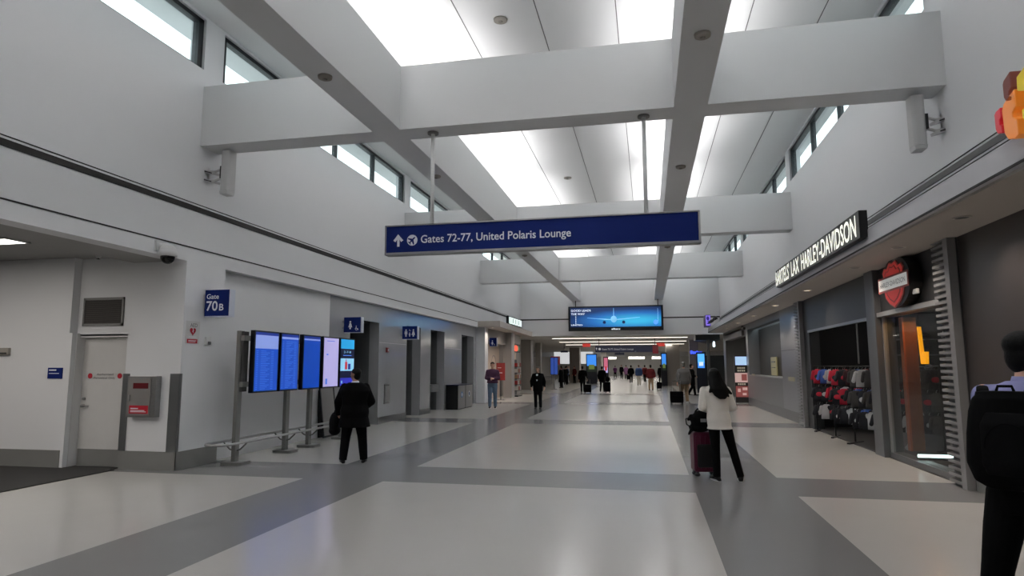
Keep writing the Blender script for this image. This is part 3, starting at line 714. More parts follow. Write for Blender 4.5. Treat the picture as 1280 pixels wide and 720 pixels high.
# helmets on a shelf
e = thing('shelf_unit', 'dark shelf unit with caps at the right of the store doorway', 'shelf', (5.4,18.3,0))
for k in range(3):
    g = G(); g.box(6.0,8.4,18.35,18.78,1.5+.4*k,1.53+.4*k); g.build('shelf_board', shop_grey, e)
for k in range(3):
    for j in range(5):
        x = 6.2+.45*j; z = 1.53+.4*k
        c = thing('cap', '%s cap, place %s on the %s shelf of the store' % (['grey','black','white'][(j+k)%3], ['one','two','three','four','five'][j], ['lowest','middle','top'][k]), 'cap', (x,18.5,z), group='caps on the store shelf')
        g = G(); g.ell((x,18.55,z+.05),.1,.11,.09); g.build('crown', gm[['grey','black','white'][(j+k)%3]], c, smooth=True)
        g = G(); g.hexa([(x-.08,18.38,z+.02),(x+.08,18.38,z+.02),(x+.08,18.5,z+.02),(x-.08,18.5,z+.02),(x-.08,18.38,z+.03),(x+.08,18.38,z+.03),(x+.08,18.5,z+.035),(x-.08,18.5,z+.035)]); g.build('brim', gm['black'], c)
# sneakers near the doorway
for i,(x,y) in enumerate(((4.75,14.1),(4.9,14.0))):
    g = G(); g.ell((x,y,.05),.05,.14,.05); g.ell((x,y-.05,.09),.045,.07,.06); tag(g.build('sneaker', gm['white'], smooth=True), 'white sneaker on the store floor, %s of the two' % ('left','right')[i], 'shoe')
# show window contents: orange fin, lamp, light tube
e = thing('orange_panel', 'warm orange lit panel just inside the show window', 'panel', (4.7,12.7,0))
g = G(); g.box(4.5,4.72,12.72,12.8,.15,2.5); g.build('board', mat('orange_board',(120,66,24),.4), e)
g = G(); g.box(4.47,4.5,12.66,12.8,.15,2.5); g.build('edge_strip', mat('orange_edge',(170,90,50),.4), e)
e = thing('window_lamp', 'glowing amber lamp with a tall arm inside the show window', 'lamp', (4.5,11.85,1.66))
g = G(); F = Frame((4.5,11.98,1.665),(0,-1,0),(0,0,1)); g.prism(F,[(.0,.62),(.05,.62),(.1,.2),(.28,.2),(.25,0),(.06,0)],0,.05); g.build('lamp_shade', emis('amber_glow',(255,170,20),1.5), e)
g = G(); g.tube([(4.48,11.96,2.28),(4.48,11.96,2.6)],.006,6); g.build('cord', black_m, e)
e = thing('light_tube', 'white light tube lying at the foot of the show window', 'light tube', (4.66,12.0,.1))
g = G(); g.tube([(4.33,12.0,.16),(5.0,12.0,.16)],.026,10); g.build('tube', emis('tube_white',(225,255,250),4), e)
g = G(); g.box(4.33,5.0,11.95,12.05,.1,.135); g.build('base', shop_grey, e)
g = G(); g.box(4.3,8.5,10.2,12.85,2.6,2.66); st(g.build('ceiling', shop_dark), 'dark ceiling over the show window', 'ceiling')
e = thing('wire_rack', 'small wire loop rack inside the show window near the pilaster', 'rack', (4.4,10.7,.15))
for z in (.35,.5,.62):
    g = G(); g.tube([(4.4+.12*math.cos(a*PI/6),10.62+.12*math.sin(a*PI/6),z) for a in range(13)],.008,6); g.build('loop', alu_m, e)
g = G(); g.tube([(4.4,10.74,.1),(4.4,10.74,.7)],.01,6); g.build('stem', alu_m, e)

# shop name sign
sg = thing('shop_name_sign', 'long black box sign with glowing white capital letters above the right fascia', 'sign', (3.25,13.6,3.57))
F = Frame((3.19,16.85,3.56),(0,-1,0),(0,0,1))
g = G(); g.fbox(F,0,6.45,0,.42,-.12,0); g.build('box', black_m, sg)
lit = emis('letters_lit',(250,250,235),1.25)
text("BARTELS'", Frame((3.19,16.8,3.60),(0,-1,0),(0,0,1)), .34, lit, sg, w=1.55, off=.012, depth=.02)
text("LAX", Frame((3.19,15.05,3.60),(0,-1,0),(0,0,1)), .34, lit, sg, w=.75, off=.012, depth=.02)
text("HARLEY-DAVIDSON", Frame((3.19,14.1,3.60),(0,-1,0),(0,0,1)), .34, lit, sg, w=3.6, off=.012, depth=.02)
# shield emblem
em = thing('shield_emblem', 'red shield emblem with a white bar on a black oval box', 'emblem', (4.15,11.7,2.66))
F = Frame((XW-.16,11.66,3.01),(0,-1,0),(0,0,1))
shield = [(-.40,.0),(-.40,.12),(-.44,.2),(-.36,.27),(-.24,.25),(-.13,.34),(0,.31),(.13,.34),(.24,.25),(.36,.27),(.44,.2),(.40,.12),(.40,-.12),(.36,-.22),(.2,-.33),(0,-.4),(-.2,-.33),(-.36,-.22),(-.40,-.12)]
g = G(); g.disc(F,.05,0,.62,-.2,-.01,36,ry=.42); g.build('backing_box', black_m, em)
g = G(); g.prism(F,[(u*1.08,v*1.06) for u,v in shield],-.01,.005); g.build('rim', mat('shield_rim',(150,70,64),.4), em)
g = G(); g.prism(F,shield,.005,.012); g.build('shield', mat('shield_red',(196,46,40),.4,emit=.25,ergb=(210,50,40)), em)
g = G(); g.prism(F,[(u*.8,v*.84) for u,v in shield],.012,.014); g.build('shield_inset', mat('shield_line',(120,30,26),.4), em)
g = G(); g.prism(F,[(u*.72,v*.78) for u,v in shield],.014,.016); g.build('shield_inset', mat('shield_red',(196,46,40),.4), em)
g = G(); g.fbox(F,-.66,.66,-.13,.13,.012,.02); g.build('bar_rim', mat('shield_rim',(150,70,64),.4), em)
g = G(); g.fbox(F,-.62,.62,-.095,.095,.02,.026); g.build('bar', mat('bar_white',(200,200,196),.4,emit=.35,ergb=(230,230,225)), em)
text('HARLEY-DAVIDSON', Frame((XW-.187,11.66+.56,2.965),(0,-1,0),(0,0,1)), .085, mat('bar_text',(60,60,60),.5), em, w=1.12, depth=.001)
g = G(); g.box(XW-.1,XW-.05,10.95,11.1,2.75,2.83); g.build('spotlight', white_pl, em, bevel=.01)

# colourful letters of the next shop at the right edge
e = thing('colourful_letter_sign', 'stacked red, orange, brown and yellow block letters at the right edge', 'sign', (3.25,6.0,3.5))
F = Frame((3.2,6.45,3.5),(0,-1,0),(0,0,1))
def letter(pts, m, w0=-.12, w1=.02): 
    g = G(); g.prism(F, pts, w0, w1); return g.build('letter', m, e, bevel=.008)
lr = lambda n,c: mat(n,c,.35,emit=.22,ergb=c)
letter([(.17,.64),(.19,.67),(.3,.71),(.3,.56),(.26,.54),(.25,.51),(.3,.49),(.3,.44),(.21,.46),(.17,.52)], lr('letter_brown',(120,62,54)))
letter([(-.01,.43),(.02,.45),(.1,.46),(.1,.37),(.07,.35),(.07,.31),(.1,.29),(.1,.22),(.02,.24),(-.01,.29)], lr('letter_red',(200,30,46)))
letter([(.12,.42),(.16,.47),(.34,.53),(.34,.37),(.28,.34),(.28,.3),(.34,.26),(.34,.12),(.28,.1),(.18,.13),(.13,.2)], lr('letter_orange',(240,140,50)), -.1, .02)
letter([(.36,.5),(.37,.62),(.5,.66),(.7,.66),(.7,.5),(.5,.44)], lr('letter_yellow',(225,200,40)), -.12, .01)
letter([(.38,.32),(.7,.36),(.7,.22),(.44,.2),(.38,.24)], lr('letter_yellow',(225,200,40)), -.12, .0)

# ------------------------------------------------------------------ overhead gate sign
s = thing('overhead_gate_sign', 'long blue overhead sign reading Gates 72-77, United Polaris Lounge', 'sign', (-1.65,9.6,3.42))
g = G(); g.box(-4.07,.78,9.55,9.69,3.455,3.885); g.build('panel', navy_m, s)
g = G(); g.box(-4.09,.80,9.53,9.71,3.42,3.457); g.box(-4.09,-4.07,9.53,9.71,3.42,3.9); g.box(.78,.81,9.53,9.71,3.42,3.9); g.box(-4.09,.8,9.53,9.71,3.885,3.905); g.build('frame', alu_m, s)
for x in (-3.32,.04):
    g = G(); g.tube([(x,9.6,3.9),(x,9.6,5.43)],.032,14); g.build('hanger_pole', mat('pole_white',(225,225,225),.5), s, smooth=True)
    g = G(); g.tube([(x,9.6,5.4),(x,9.6,5.43)],.09,16); g.build('ceiling_flange', mat('flange_grey',(120,118,116),.5), s)
F = Frame((-4.07,9.549,3.455),(1,0,0),(0,0,1))
g = G(); g.prism(F,[(.2,.3),(.12,.2),(.155,.175),(.185,.215),(.185,.1),(.225,.1),(.225,.215),(.25,.175),(.29,.2)],0,.004)
g.build('arrow', white_let, s)
g = G(); g.disc(F,.44,.195,.088,0,.003,28); ic = g.build('airplane_icon', white_let, s)
g = G(); pl = [(0,.075),(.012,.05),(.012,.02),(.07,-.02),(.07,-.04),(.012,-.02),(.01,-.05),(.03,-.065),(.03,-.075),(0,-.068),(-.03,-.075),(-.03,-.065),(-.01,-.05),(-.012,-.02),(-.07,-.04),(-.07,-.02),(-.012,.02),(-.012,.05)]
a = -PI/4; g.prism(F,[(.44+u*math.cos(a)-v*math.sin(a), .195+u*math.sin(a)+v*math.cos(a)) for u,v in pl],.003,.006); g.build('airplane', navy_m, ic)
text('Gates 72-77, United Polaris Lounge', Frame((-4.07+.585,9.549,3.60),(1,0,0),(0,0,1)), .128, white_let, s, w=2.40, off=.012)

# ------------------------------------------------------------------ big hanging advertising screen
t = thing('hanging_video_screen', 'wide blue advertising screen hanging at the end of the hall', 'screen', (-1.75,37.4,3.65))
g = G(); g.box(-4.46,.94,37.3,37.5,3.65,5.08); g.build('casing', mat('tv_black',(8,9,14),.35), t, bevel=.01)
F = Frame((-4.46,37.3,3.65),(1,0,0),(0,0,1))
m = bpy.data.materials.new('video_screen_picture'); m.use_nodes = True; nt = m.node_tree; N = nt.nodes; L = nt.links
b = N['Principled BSDF']; b.inputs['Base Color'].default_value = (.01,.02,.04,1); b.inputs['Roughness'].default_value = .3
tc = N.new('ShaderNodeTexCoord'); mp = N.new('ShaderNodeMapping'); L.new(tc.outputs['Generated'], mp.inputs[0])
gr = N.new('ShaderNodeTexGradient'); gr.gradient_type = 'SPHERICAL'
mp.inputs['Location'].default_value = (-.98,0,-.55); mp.inputs['Scale'].default_value = (1.35,.01,1.7)
L.new(mp.outputs[0], gr.inputs[0]); cr = N.new('ShaderNodeValToRGB'); L.new(gr.outputs['Fac'], cr.inputs[0])
e_ = cr.color_ramp.elements; e_[0].position = 0.; e_[0].color = lin((14,44,96))+(1,); e_[1].position = .85; e_[1].color = lin((60,190,235))+(1,)
q = e_.new(.35); q.color = lin((34,110,190))+(1,)
L.new(cr.outputs[0], b.inputs['Emission Color']); b.inputs['Emission Strength'].default_value = .8
g = G(); g.fbox(F,.12,5.28,.22,1.34,.0,.01); g.build('picture', m, t)
wlit = emis('screen_white',(240,248,255),1.2); nv = emis('screen_engine_navy',(10,26,80),.5)
text('GOOD LEADS', Frame((-4.3,37.288,4.78),(1,0,0),(0,0,1)), .12, wlit, t, w=1.15, off=.006)
text('THE WAY', Frame((-4.3,37.288,4.58),(1,0,0),(0,0,1)), .12, wlit, t, w=.8, off=.006)
text('UNITED', Frame((-4.3,37.288,3.96),(1,0,0),(0,0,1)), .08, wlit, t, w=.66, off=.006)
g = G(); 
for z in (4.06,4.14,4.22,4.3,4.38,4.46): g.box(-4.04,-4.01,37.28,37.29,z,z+.05)
g.build('dotted_line', wlit, t)
F2 = Frame((-4.46,37.288,3.65),(1,0,0),(0,0,1))
g = G(); g.disc(F2,2.62,.66,.17,0,.01,20,ry=.2); g.prism(F2,[(2.6,.82),(2.64,.82),(2.63,1.3),(2.61,1.3)],0,.006); g.prism(F2,[(2.5,.66),(1.1,.76),(1.1,.74),(2.5,.6)],0,.004); g.prism(F2,[(2.75,.66),(4.1,.76),(4.1,.74),(2.75,.6)],0,.004); g.build('aircraft', emis('aircraft_pale',(130,190,235),.9), t)
for u in (2.08,3.18):
    g = G(); g.disc(F2,u,.48,.09,0,.008,16); g.build('engine', nv, t)
g = G(); g.disc(F2,4.98,.46,.13,0,.008,16); g.build('corner_logo', emis('logo_blue',(90,150,255),1.2), t)
g = G(); g.fbox(F2,5.1,5.11,.5,1.25,0,.004); g.build('thin_line', emis('aircraft_white',(190,225,250),1.1), t)
text('allianz', Frame((-1.98,37.299,3.7),(1,0,0),(0,0,1)), .1, wlit, t, w=.5, off=.02)
for x in (-4.04,.66):
    g = G(); g.box(x-.025,x+.025,37.38,37.43,5.08,5.43); g.build('hanger', black_m, t)

# ------------------------------------------------------------------ column speakers at the beam ends
def speaker(x, wx, lb, sgn):
    e = thing('column_speaker', lb, 'speaker', (x,9.6,4.62))
    g = G(); g.rbox(x-.085,x+.085,9.5,9.72,4.66,5.38,.04); g.prism(Frame((x,9.5,4.6),(1,0,0),(0,0,1)),[(-.07,.0),(.07,.0),(.085,.06),(-.085,.06)],-.2,0); g.build('housing', mat('speaker_white',(176,176,176),.5), e, bevel=.008)
    xo = x+sgn*.085
    g = G(); g.box(min(xo,xo+sgn*.05),max(xo,xo+sgn*.05),9.56,9.66,4.9,5.12); g.build('mount_plate', shop_dark, e)
    for z in (5.08,4.92):
        g = G(); g.tube([(xo+sgn*.02,9.6,z),(xo+sgn*.12,9.55,z-.06),(xo+sgn*.2,9.52,z-.07)],.022); g.build('arm', mat('speaker_white',(176,176,176),.5), e, smooth=True)
    for i,z in enumerate((5.05,4.9)):
        F = Frame((xo+sgn*.12,9.5,z-.08),(sgn,0,.3),(0,1,.1)); 
        g = G(); g.fbox(F,-.02,.34,0,.16,-.02,.02); p = g.build('bracket_plate', mat('speaker_white',(176,176,176),.5), e)
        g = G(); g.fbox(F,.04,.25,-.003,.0,-.009,.009); g.build('slot', black_m, p)
    g = G(); xx = sorted((xo+sgn*.38, wx)); g.box(xx[0],xx[1],9.58,9.63,4.86,5.12); g.build('wall_bracket', mat('speaker_white',(176,176,176),.5), e)
speaker(-7.06,XL,'white column speaker with slotted bracket at the left end of the cross beam',-1)
speaker(3.77,XR,'white column speaker with slotted bracket at the right end of the cross beam',1)

# ------------------------------------------------------------------ round fittings
disc_m = mat('fitting_taupe',(150,144,136),.7)
def fitting(x,y,z,lb,grp,r=.09):
    e = thing('smoke_detector', lb, 'smoke detector', (x,y,z-.04), group=grp)
    g = G(); g.loft([((x,y,z-.04),(r*.8,0,0),(0,r*.8,0)),((x,y,z-.03),(r,0,0),(0,r,0)),((x,y,z),(r*1.05,0,0),(0,r*1.05,0))],20); g.build('base', disc_m, e, smooth=True)
    g = G(); g.loft([((x,y,z-.055),(r*.3,0,0),(0,r*.3,0)),((x,y,z-.04),(r*.35,0,0),(0,r*.35,0))],12); g.build('sensor', mat('sensor_grey',(130,124,118),.6), e)
ordn = ['nearest','second','third','fourth','fifth']
for i,y in enumerate((7.35,11.9,16.6,21.4)): fitting(-4.04,y,ZB,'round taupe fitting under the left long beam, %s from the camera' % ordn[i],'fittings under the beams')
for i,y in enumerate((7.27,12.3,16.6,20.8)): fitting(.72,y,ZB,'round taupe fitting under the right long beam, %s from the camera' % ordn[i],'fittings under the beams')
for i,y in enumerate((10.5,20.4,30)): fitting(-2.4,y,ZC,'round taupe fitting in the high ceiling, %s from the camera' % ordn[i],'fittings in the high ceiling',.12)
dl = emis('downlight_lens',(255,236,205),3.)
def downlight(x,y,z,lb,grp,on=True):
    e = thing('downlight', lb, 'downlight', (x,y,z-.01), group=grp)
    g = G(); 
    for i in range(24):
        a,b_ = 2*PI*i/24, 2*PI*(i+1)/24
        g.hexa([(x+r*math.cos(t),y+r*math.sin(t),zz) for zz in (z-.012,z) for r,t in ((.075,a),(.1,a),(.1,b_),(.075,b_))])
    g.build('ring', mat('downlight_ring',(190,184,176),.4), e)
    g = G(); g.loft([((x,y,z-.006),(.075,0,0),(0,.075,0)),((x,y,z-.001),(.075,0,0),(0,.075,0))],20); g.build('lens', dl if on else shop_grey, e)
for i,y in enumerate((8.45,10.45,12.5,16.1,20,24,28,32)): downlight(3.72,y,3.40,'round downlight in the right soffit, %s from the near end' % (['first','second','third','fourth','fifth','sixth','seventh','eighth'][i]),'right soffit downlights', i in (3,4,5,6,7) )
for i,y in enumerate((28.6,31.6,34.2)): downlight(-6.9,y,3.4,'round downlight in the left canopy, %s from the near end' % ordn[i],'left canopy downlights')

# ------------------------------------------------------------------ low passage beyond the nave
g = G(); g.box(-16,12,YE+.4,86,3.45,3.8)
st(g.build('ceiling', mat('passage_ceiling',(190,185,178),.6)), 'low ceiling of the passage beyond the hall', 'ceiling')
g = G(); g.box(-16,12,86,86.4,2.85,3.8); g.box(-16,12,86.4,112,3.3,3.6); st(g.build('wall_end', wall_m), 'white header deep in the passage', 'wall')
g = G(); g.box(-16,12,110,110.3,0,3.6); st(g.build('wall_end', mat('far_end_grey',(190,188,184),.5)), 'far end wall of the passage', 'wall')
g = G(); g.box(-16.3,-16,9.6,112,0,3.8); g.box(-16,-7.9,38.0,38.3,0,3.5); st(g.build('wall_left', mat('passage_wall',(196,192,188),.5)), 'left side wall of the passage', 'wall')
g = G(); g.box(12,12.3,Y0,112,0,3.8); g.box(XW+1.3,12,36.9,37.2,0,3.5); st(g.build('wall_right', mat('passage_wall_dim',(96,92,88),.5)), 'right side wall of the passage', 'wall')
lin_m = emis('linear_light',(255,246,230),2.6)
for i,(y,a,b) in enumerate(((42,-6.1,2.5),(48.5,-6.5,2.8),(55,-6.8,3.0))):
    e = thing('linear_ceiling_light', 'long white light strip across the passage ceiling, %s row' % ordn[i], 'ceiling light', ((a+b)/2,y,3.4), group='light strips in the passage ceiling')
    g = G(); g.box(a,b,y-.1,y+.1,3.41,3.435); g.build('diffuser', lin_m, e)
    g = G(); g.box(a-.03,b+.03,y-.14,y+.14,3.435,3.45); g.build('frame', white_pl, e)
for i,(x,w) in enumerate(((-4.9,1.2),(-1.5,2.2),(1.4,1.6))):
    for j,y in enumerate((92,)):
        e = thing('ceiling_light', '%s bright panel under the far white header' % ['left','middle','right'][i], 'ceiling light', (x,y,2.9))
        g = G(); g.box(x-w/2,x+w/2,y,y+.1,2.55,2.85); g.build('diffuser', emis('far_panel',(255,250,235),2.), e)
        g = G(); g.box(x-w/2,x+w/2,y,y+.1,2.85,3.3); g.build('hanger', white_pl, e)
pil = mat('passage_pillar',(150,144,138),.4)
for i,(a,b,c,d_,lb) in enumerate(((-7.6,-6.6,64.0,65.2,'grey pillar left of the blue billboard'),(1.5,2.6,55,56.1,'grey pillar right of the passage'),(-5.6,-4.9,80,81,'narrow dark pillar in the passage middle'),(-8.6,-7.9,44,45,'pale pillar at the left passage edge'),(-8.6,-8.2,50,50.6,'thin pillar at the left passage edge'),(2.9,3.5,47,47.5,'grey pillar by the dark kiosk'))):
    g = G(); g.box(a,b,c,d_,0,3.45); st(g.build('wall_%s' % ('left' if a<-3 else 'right'), pil), lb, 'pillar')
def billboard(lb, x0,x1,y,z0,z1, mats_):
    e = thing('advertising_screen', lb, 'screen', ((x0+x1)/2,y,0))
    g = G(); g.box(x0-.08,x1+.08,y,y+.3,.0,z1+.1); g.build('casing', bez, e)
    F = Frame((x0,y,z0),(1,0,0),(0,0,1)); W = x1-x0; Hh = z1-z0; g = G()
    for i,(u0,u1,v0,v1) in enumerate(((0,1,.35,1),(0,1,0,.35),(.2,.8,.15,.42))): g.mat(i).fbox(F,u0*W,u1*W,v0*Hh,v1*Hh,.0+.004*i,.006+.004*i)
    g.build('display', mats_, e)
blueAd = emis('ad_blue',(60,140,240),1.2); darkAd = emis('ad_dark',(40,50,40),.5); greenAd = emis('ad_green',(120,140,70),.6); pinkAd = emis('ad_pink',(210,110,140),.7)
billboard('blue advertising screen in the middle of the passage, left of the overhead sign',-5.5,-4.65,60,1.1,2.65,[blueAd,darkAd,greenAd])
billboard('narrow blue advertising screen before the right passage pillar',1.15,1.48,54.5,1.25,2.6,[blueAd,darkAd,greenAd])
billboard('bright blue kiosk screen in front of the dark kiosk',3.0,3.4,41.0,1.5,2.36,[emis('ad_kiosk',(90,180,250),1.3),blueAd,emis('ad_white',(220,235,250),1.2)])
billboard('pink advertising screen beside the blue one in the passage',-4.6,-4.2,70,.9,2.5,[pinkAd,lav,redS])
e = thing('information_screen', 'blue flight board at the left edge of the passage', 'screen', (-6.6,46,0))
g = G(); g.box(-6.84,-6.3,46,46.1,1.02,2.26); g.build('casing', bez, e)
for k in range(2):
    g = G(); g.box(-6.82+.26*k,-6.59+.26*k,45.99,46.0,1.05,2.23); g.build('display', emis('board_blue',(54,84,170),.8), e)
g = G(); g.box(-6.6,-6.54,46.02,46.08,0,1.02); g.box(-6.8,-6.34,45.9,46.2,0,.03); g.build('stand', alu_m, e)
# overhead signs in the passage
e = thing('overhead_gate_sign', 'distant dark navy overhead sign with a red right end', 'sign', (-1.4,44,2.52))
g = G(); g.box(-3.46,.35,44,44.15,2.55,3.0); g.build('panel', mat('navy_far',(14,22,60),.4), e)
g = G(); g.box(.35,.72,44,44.15,2.45,3.02); g.build('red_panel', mat('far_red',(130,22,36),.4), e)
text('Gates 72-77, United Polaris Lounge', Frame((-3.0,43.999,2.7),(1,0,0),(0,0,1)), .12, white_let, e, w=2.1)
g = G(); F = Frame((-3.46,43.999,2.55),(1,0,0),(0,0,1)); g.disc(F,.3,.22,.08,0,.004,14); g.prism(F,[(.07,.15),(.11,.15),(.11,.25),(.15,.25),(.09,.33),(.03,.25),(.07,.25)],0,.004); g.build('pictogram', white_let, e)
for x in (-3.2,.5):
    g = G(); g.box(x-.02,x+.02,44.05,44.09,3.0,3.45); g.build('hanger', black_m, e)
for i,(x0,x1,z0,z1,lb) in enumerate(((-2.55,-1.8,2.5,2.68,'small navy sign below the distant overhead sign'),(-6.9,-6.3,2.72,2.86,'small dark sign at the left of the passage'))):
    e = thing('hanging_sign', lb, 'sign', (x0,52,z0)); g = G(); g.box(x0,x1,52,52.1,z0,z1); g.build('panel', mat('navy_far',(14,22,60),.4), e)
    g = G(); g.box((x0+x1)/2-.02,(x0+x1)/2+.02,52.03,52.06,z1,3.45); g.build('hanger', black_m, e)
for i,(x,lb) in enumerate(((-4.6,'red glowing sign on the left under the passage ceiling'),(1.0,'red glowing sign on the right under the passage ceiling'))):
    e = thing('red_ceiling_sign', lb, 'sign', (x,50,3.1)); g = G(); g.box(x-.3,x+.3,50,50.08,3.1,3.36); g.build('panel', emis('exit_red',(205,50,40),.6), e)
    g = G(); g.box(x-.03,x+.03,50.02,50.06,3.36,3.45); g.build('stem', white_pl, e)
# right: dark kiosk, cafe sign
e = thing('dark_kiosk', 'black-walled kiosk with a dropped black ceiling on the right of the passage', 'kiosk', (4.2,47,0))
g = G(); g.box(3.55,5.2,44,48,0,2.3); g.build('body', mat('kiosk_black',(16,16,17),.4), e)
g = G(); g.hexa([(2.75,38.6,3.1),(4.1,38.6,3.1),(4.1,46,3.1),(2.75,40,3.1),(2.75,38.6,3.42),(4.1,38.6,3.42),(4.1,46,3.42),(2.75,40,3.42)]); g.build('dropped_ceiling', mat('kiosk_black',(16,16,17),.4), e)
g = G(); g.box(3.35,3.5,38.45,38.58,0.0,3.1); g.build('post', mat('kiosk_grey',(70,66,64),.4), e)
e = thing('pendant_lamp', 'small bright white hanging lamp before the dark kiosk', 'lamp', (3.85,38,2.6))
g = G(); g.caps((3.72,38.2,2.75),.07,(3.72,38.2,2.95),.06); g.build('lamp_shade', emis('lamp_white',(225,245,255),2.5), e, smooth=True)
g = G(); g.tube([(3.72,38.2,2.95),(3.72,38.2,3.45)],.01,6); g.build('cord', black_m, e)
e = thing('neon_sign', 'blue neon script sign over the dark kiosk', 'sign', (3.2,46,2.5))
text('Barley', Frame((2.9,45.9,2.45),(1,0,0),(0,0,1)), .22, emis('neon_blue',(60,90,255),3.), e, w=.75, depth=.05, off=.02)
g = G(); g.box(2.95,3.6,45.9,45.93,2.38,2.42); g.build('carrier_bar', black_m, e)
e = thing('shop_front_sign', 'lit purple cafe sign on the right wall end', 'sign', (3.3,35.3,3.7))
g = G(); g.box(3.05,3.3,35.1,36.4,3.7,4.3); g.build('casing', mat('violet_dark',(50,30,90),.4), e)
g = G(); g.box(3.06,3.29,35.09,35.1,3.73,4.27); g.build('light_face', emis('violet_lit',(130,110,220),1.), e)
F = Frame((3.06,35.089,3.73),(1,0,0),(0,0,1)); g = G(); g.disc(F,.1,.38,.07,0,.004,12,ry=.1); g.fbox(F,.05,.18,.08,.13,0,.004); g.fbox(F,.09,.13,.08,.3,0,.004); g.build('lettering', emis('violet_ink',(40,20,120),.6), e)
g = G(); g.tube([(3.19,34.7-.2*k,3.86+.07*math.sin(k*1.9)) for k in range(20)],.035,6); g.build('script_lettering', black_m, e)
# left passage: gate lounge clutter
e = thing('billboard', 'red and white advertising panel over the seats at the left of the passage', 'panel', (-8.2,58,1.6))
g = G(); g.box(-8.6,-7.75,58,58.1,1.75,2.5); g.build('board', mat('ad_whitered',(170,60,70),.5,emit=.15), e)
g = G(); g.box(-8.4,-8.0,57.98,58.0,1.8,2.1); g.box(-8.3,-7.9,57.98,58.0,2.2,2.4); g.build('print_block', white_let, e)
g = G(); g.box(-8.55,-8.5,58.02,58.08,0,1.75); g.box(-7.85,-7.8,58.02,58.08,0,1.75); g.build('leg', alu_m, e)
g = G(); g.box(-12,-6.9,84,84.1,1.9,3.45); st(g.build('window_30', emis('bright_window',(235,238,240),.8)), 'bright window at the far left of the passage', 'window')

# ------------------------------------------------------------------ people
skin1 = mat('skin_light',(208,160,138),.55); skin2 = mat('skin_tan',(168,122,100),.55)
hairb = mat('hair_black',(7,6,6),.6, bump=.4, scale=60, spec=.2); hairg = mat('hair_grey',(120,116,110),.6, bump=.4, scale=60); hairn = mat('hair_brown',(60,42,30),.6, bump=.4, scale=60)
def cloth(n,c): return mat('cloth_'+n, c, .9, bump=.15, scale=30, spec=.12)
blk = cloth('black',(9,9,10)); blk2 = cloth('soft_black',(13,13,15)); white_c = cloth('white_knit',(228,222,214)); lilac = cloth('lilac',(150,150,196))
purple = cloth('purple_sweater',(88,60,84)); jeans = cloth('light_jeans',(96,116,138)); greyc = cloth('grey_jacket',(104,102,100)); khaki = cloth('khaki',(150,128,104)); bluec = cloth('blue_jacket',(56,76,116)); maroon = cloth('maroon',(88,34,36)); cream = cloth('cream_trousers',(180,174,164)); magenta = cloth('violet_top',(120,70,120))
shoe_d = mat('shoe_black',(10,10,11),.6,spec=.2); shoe_w = mat('shoe_white',(190,190,190),.5)

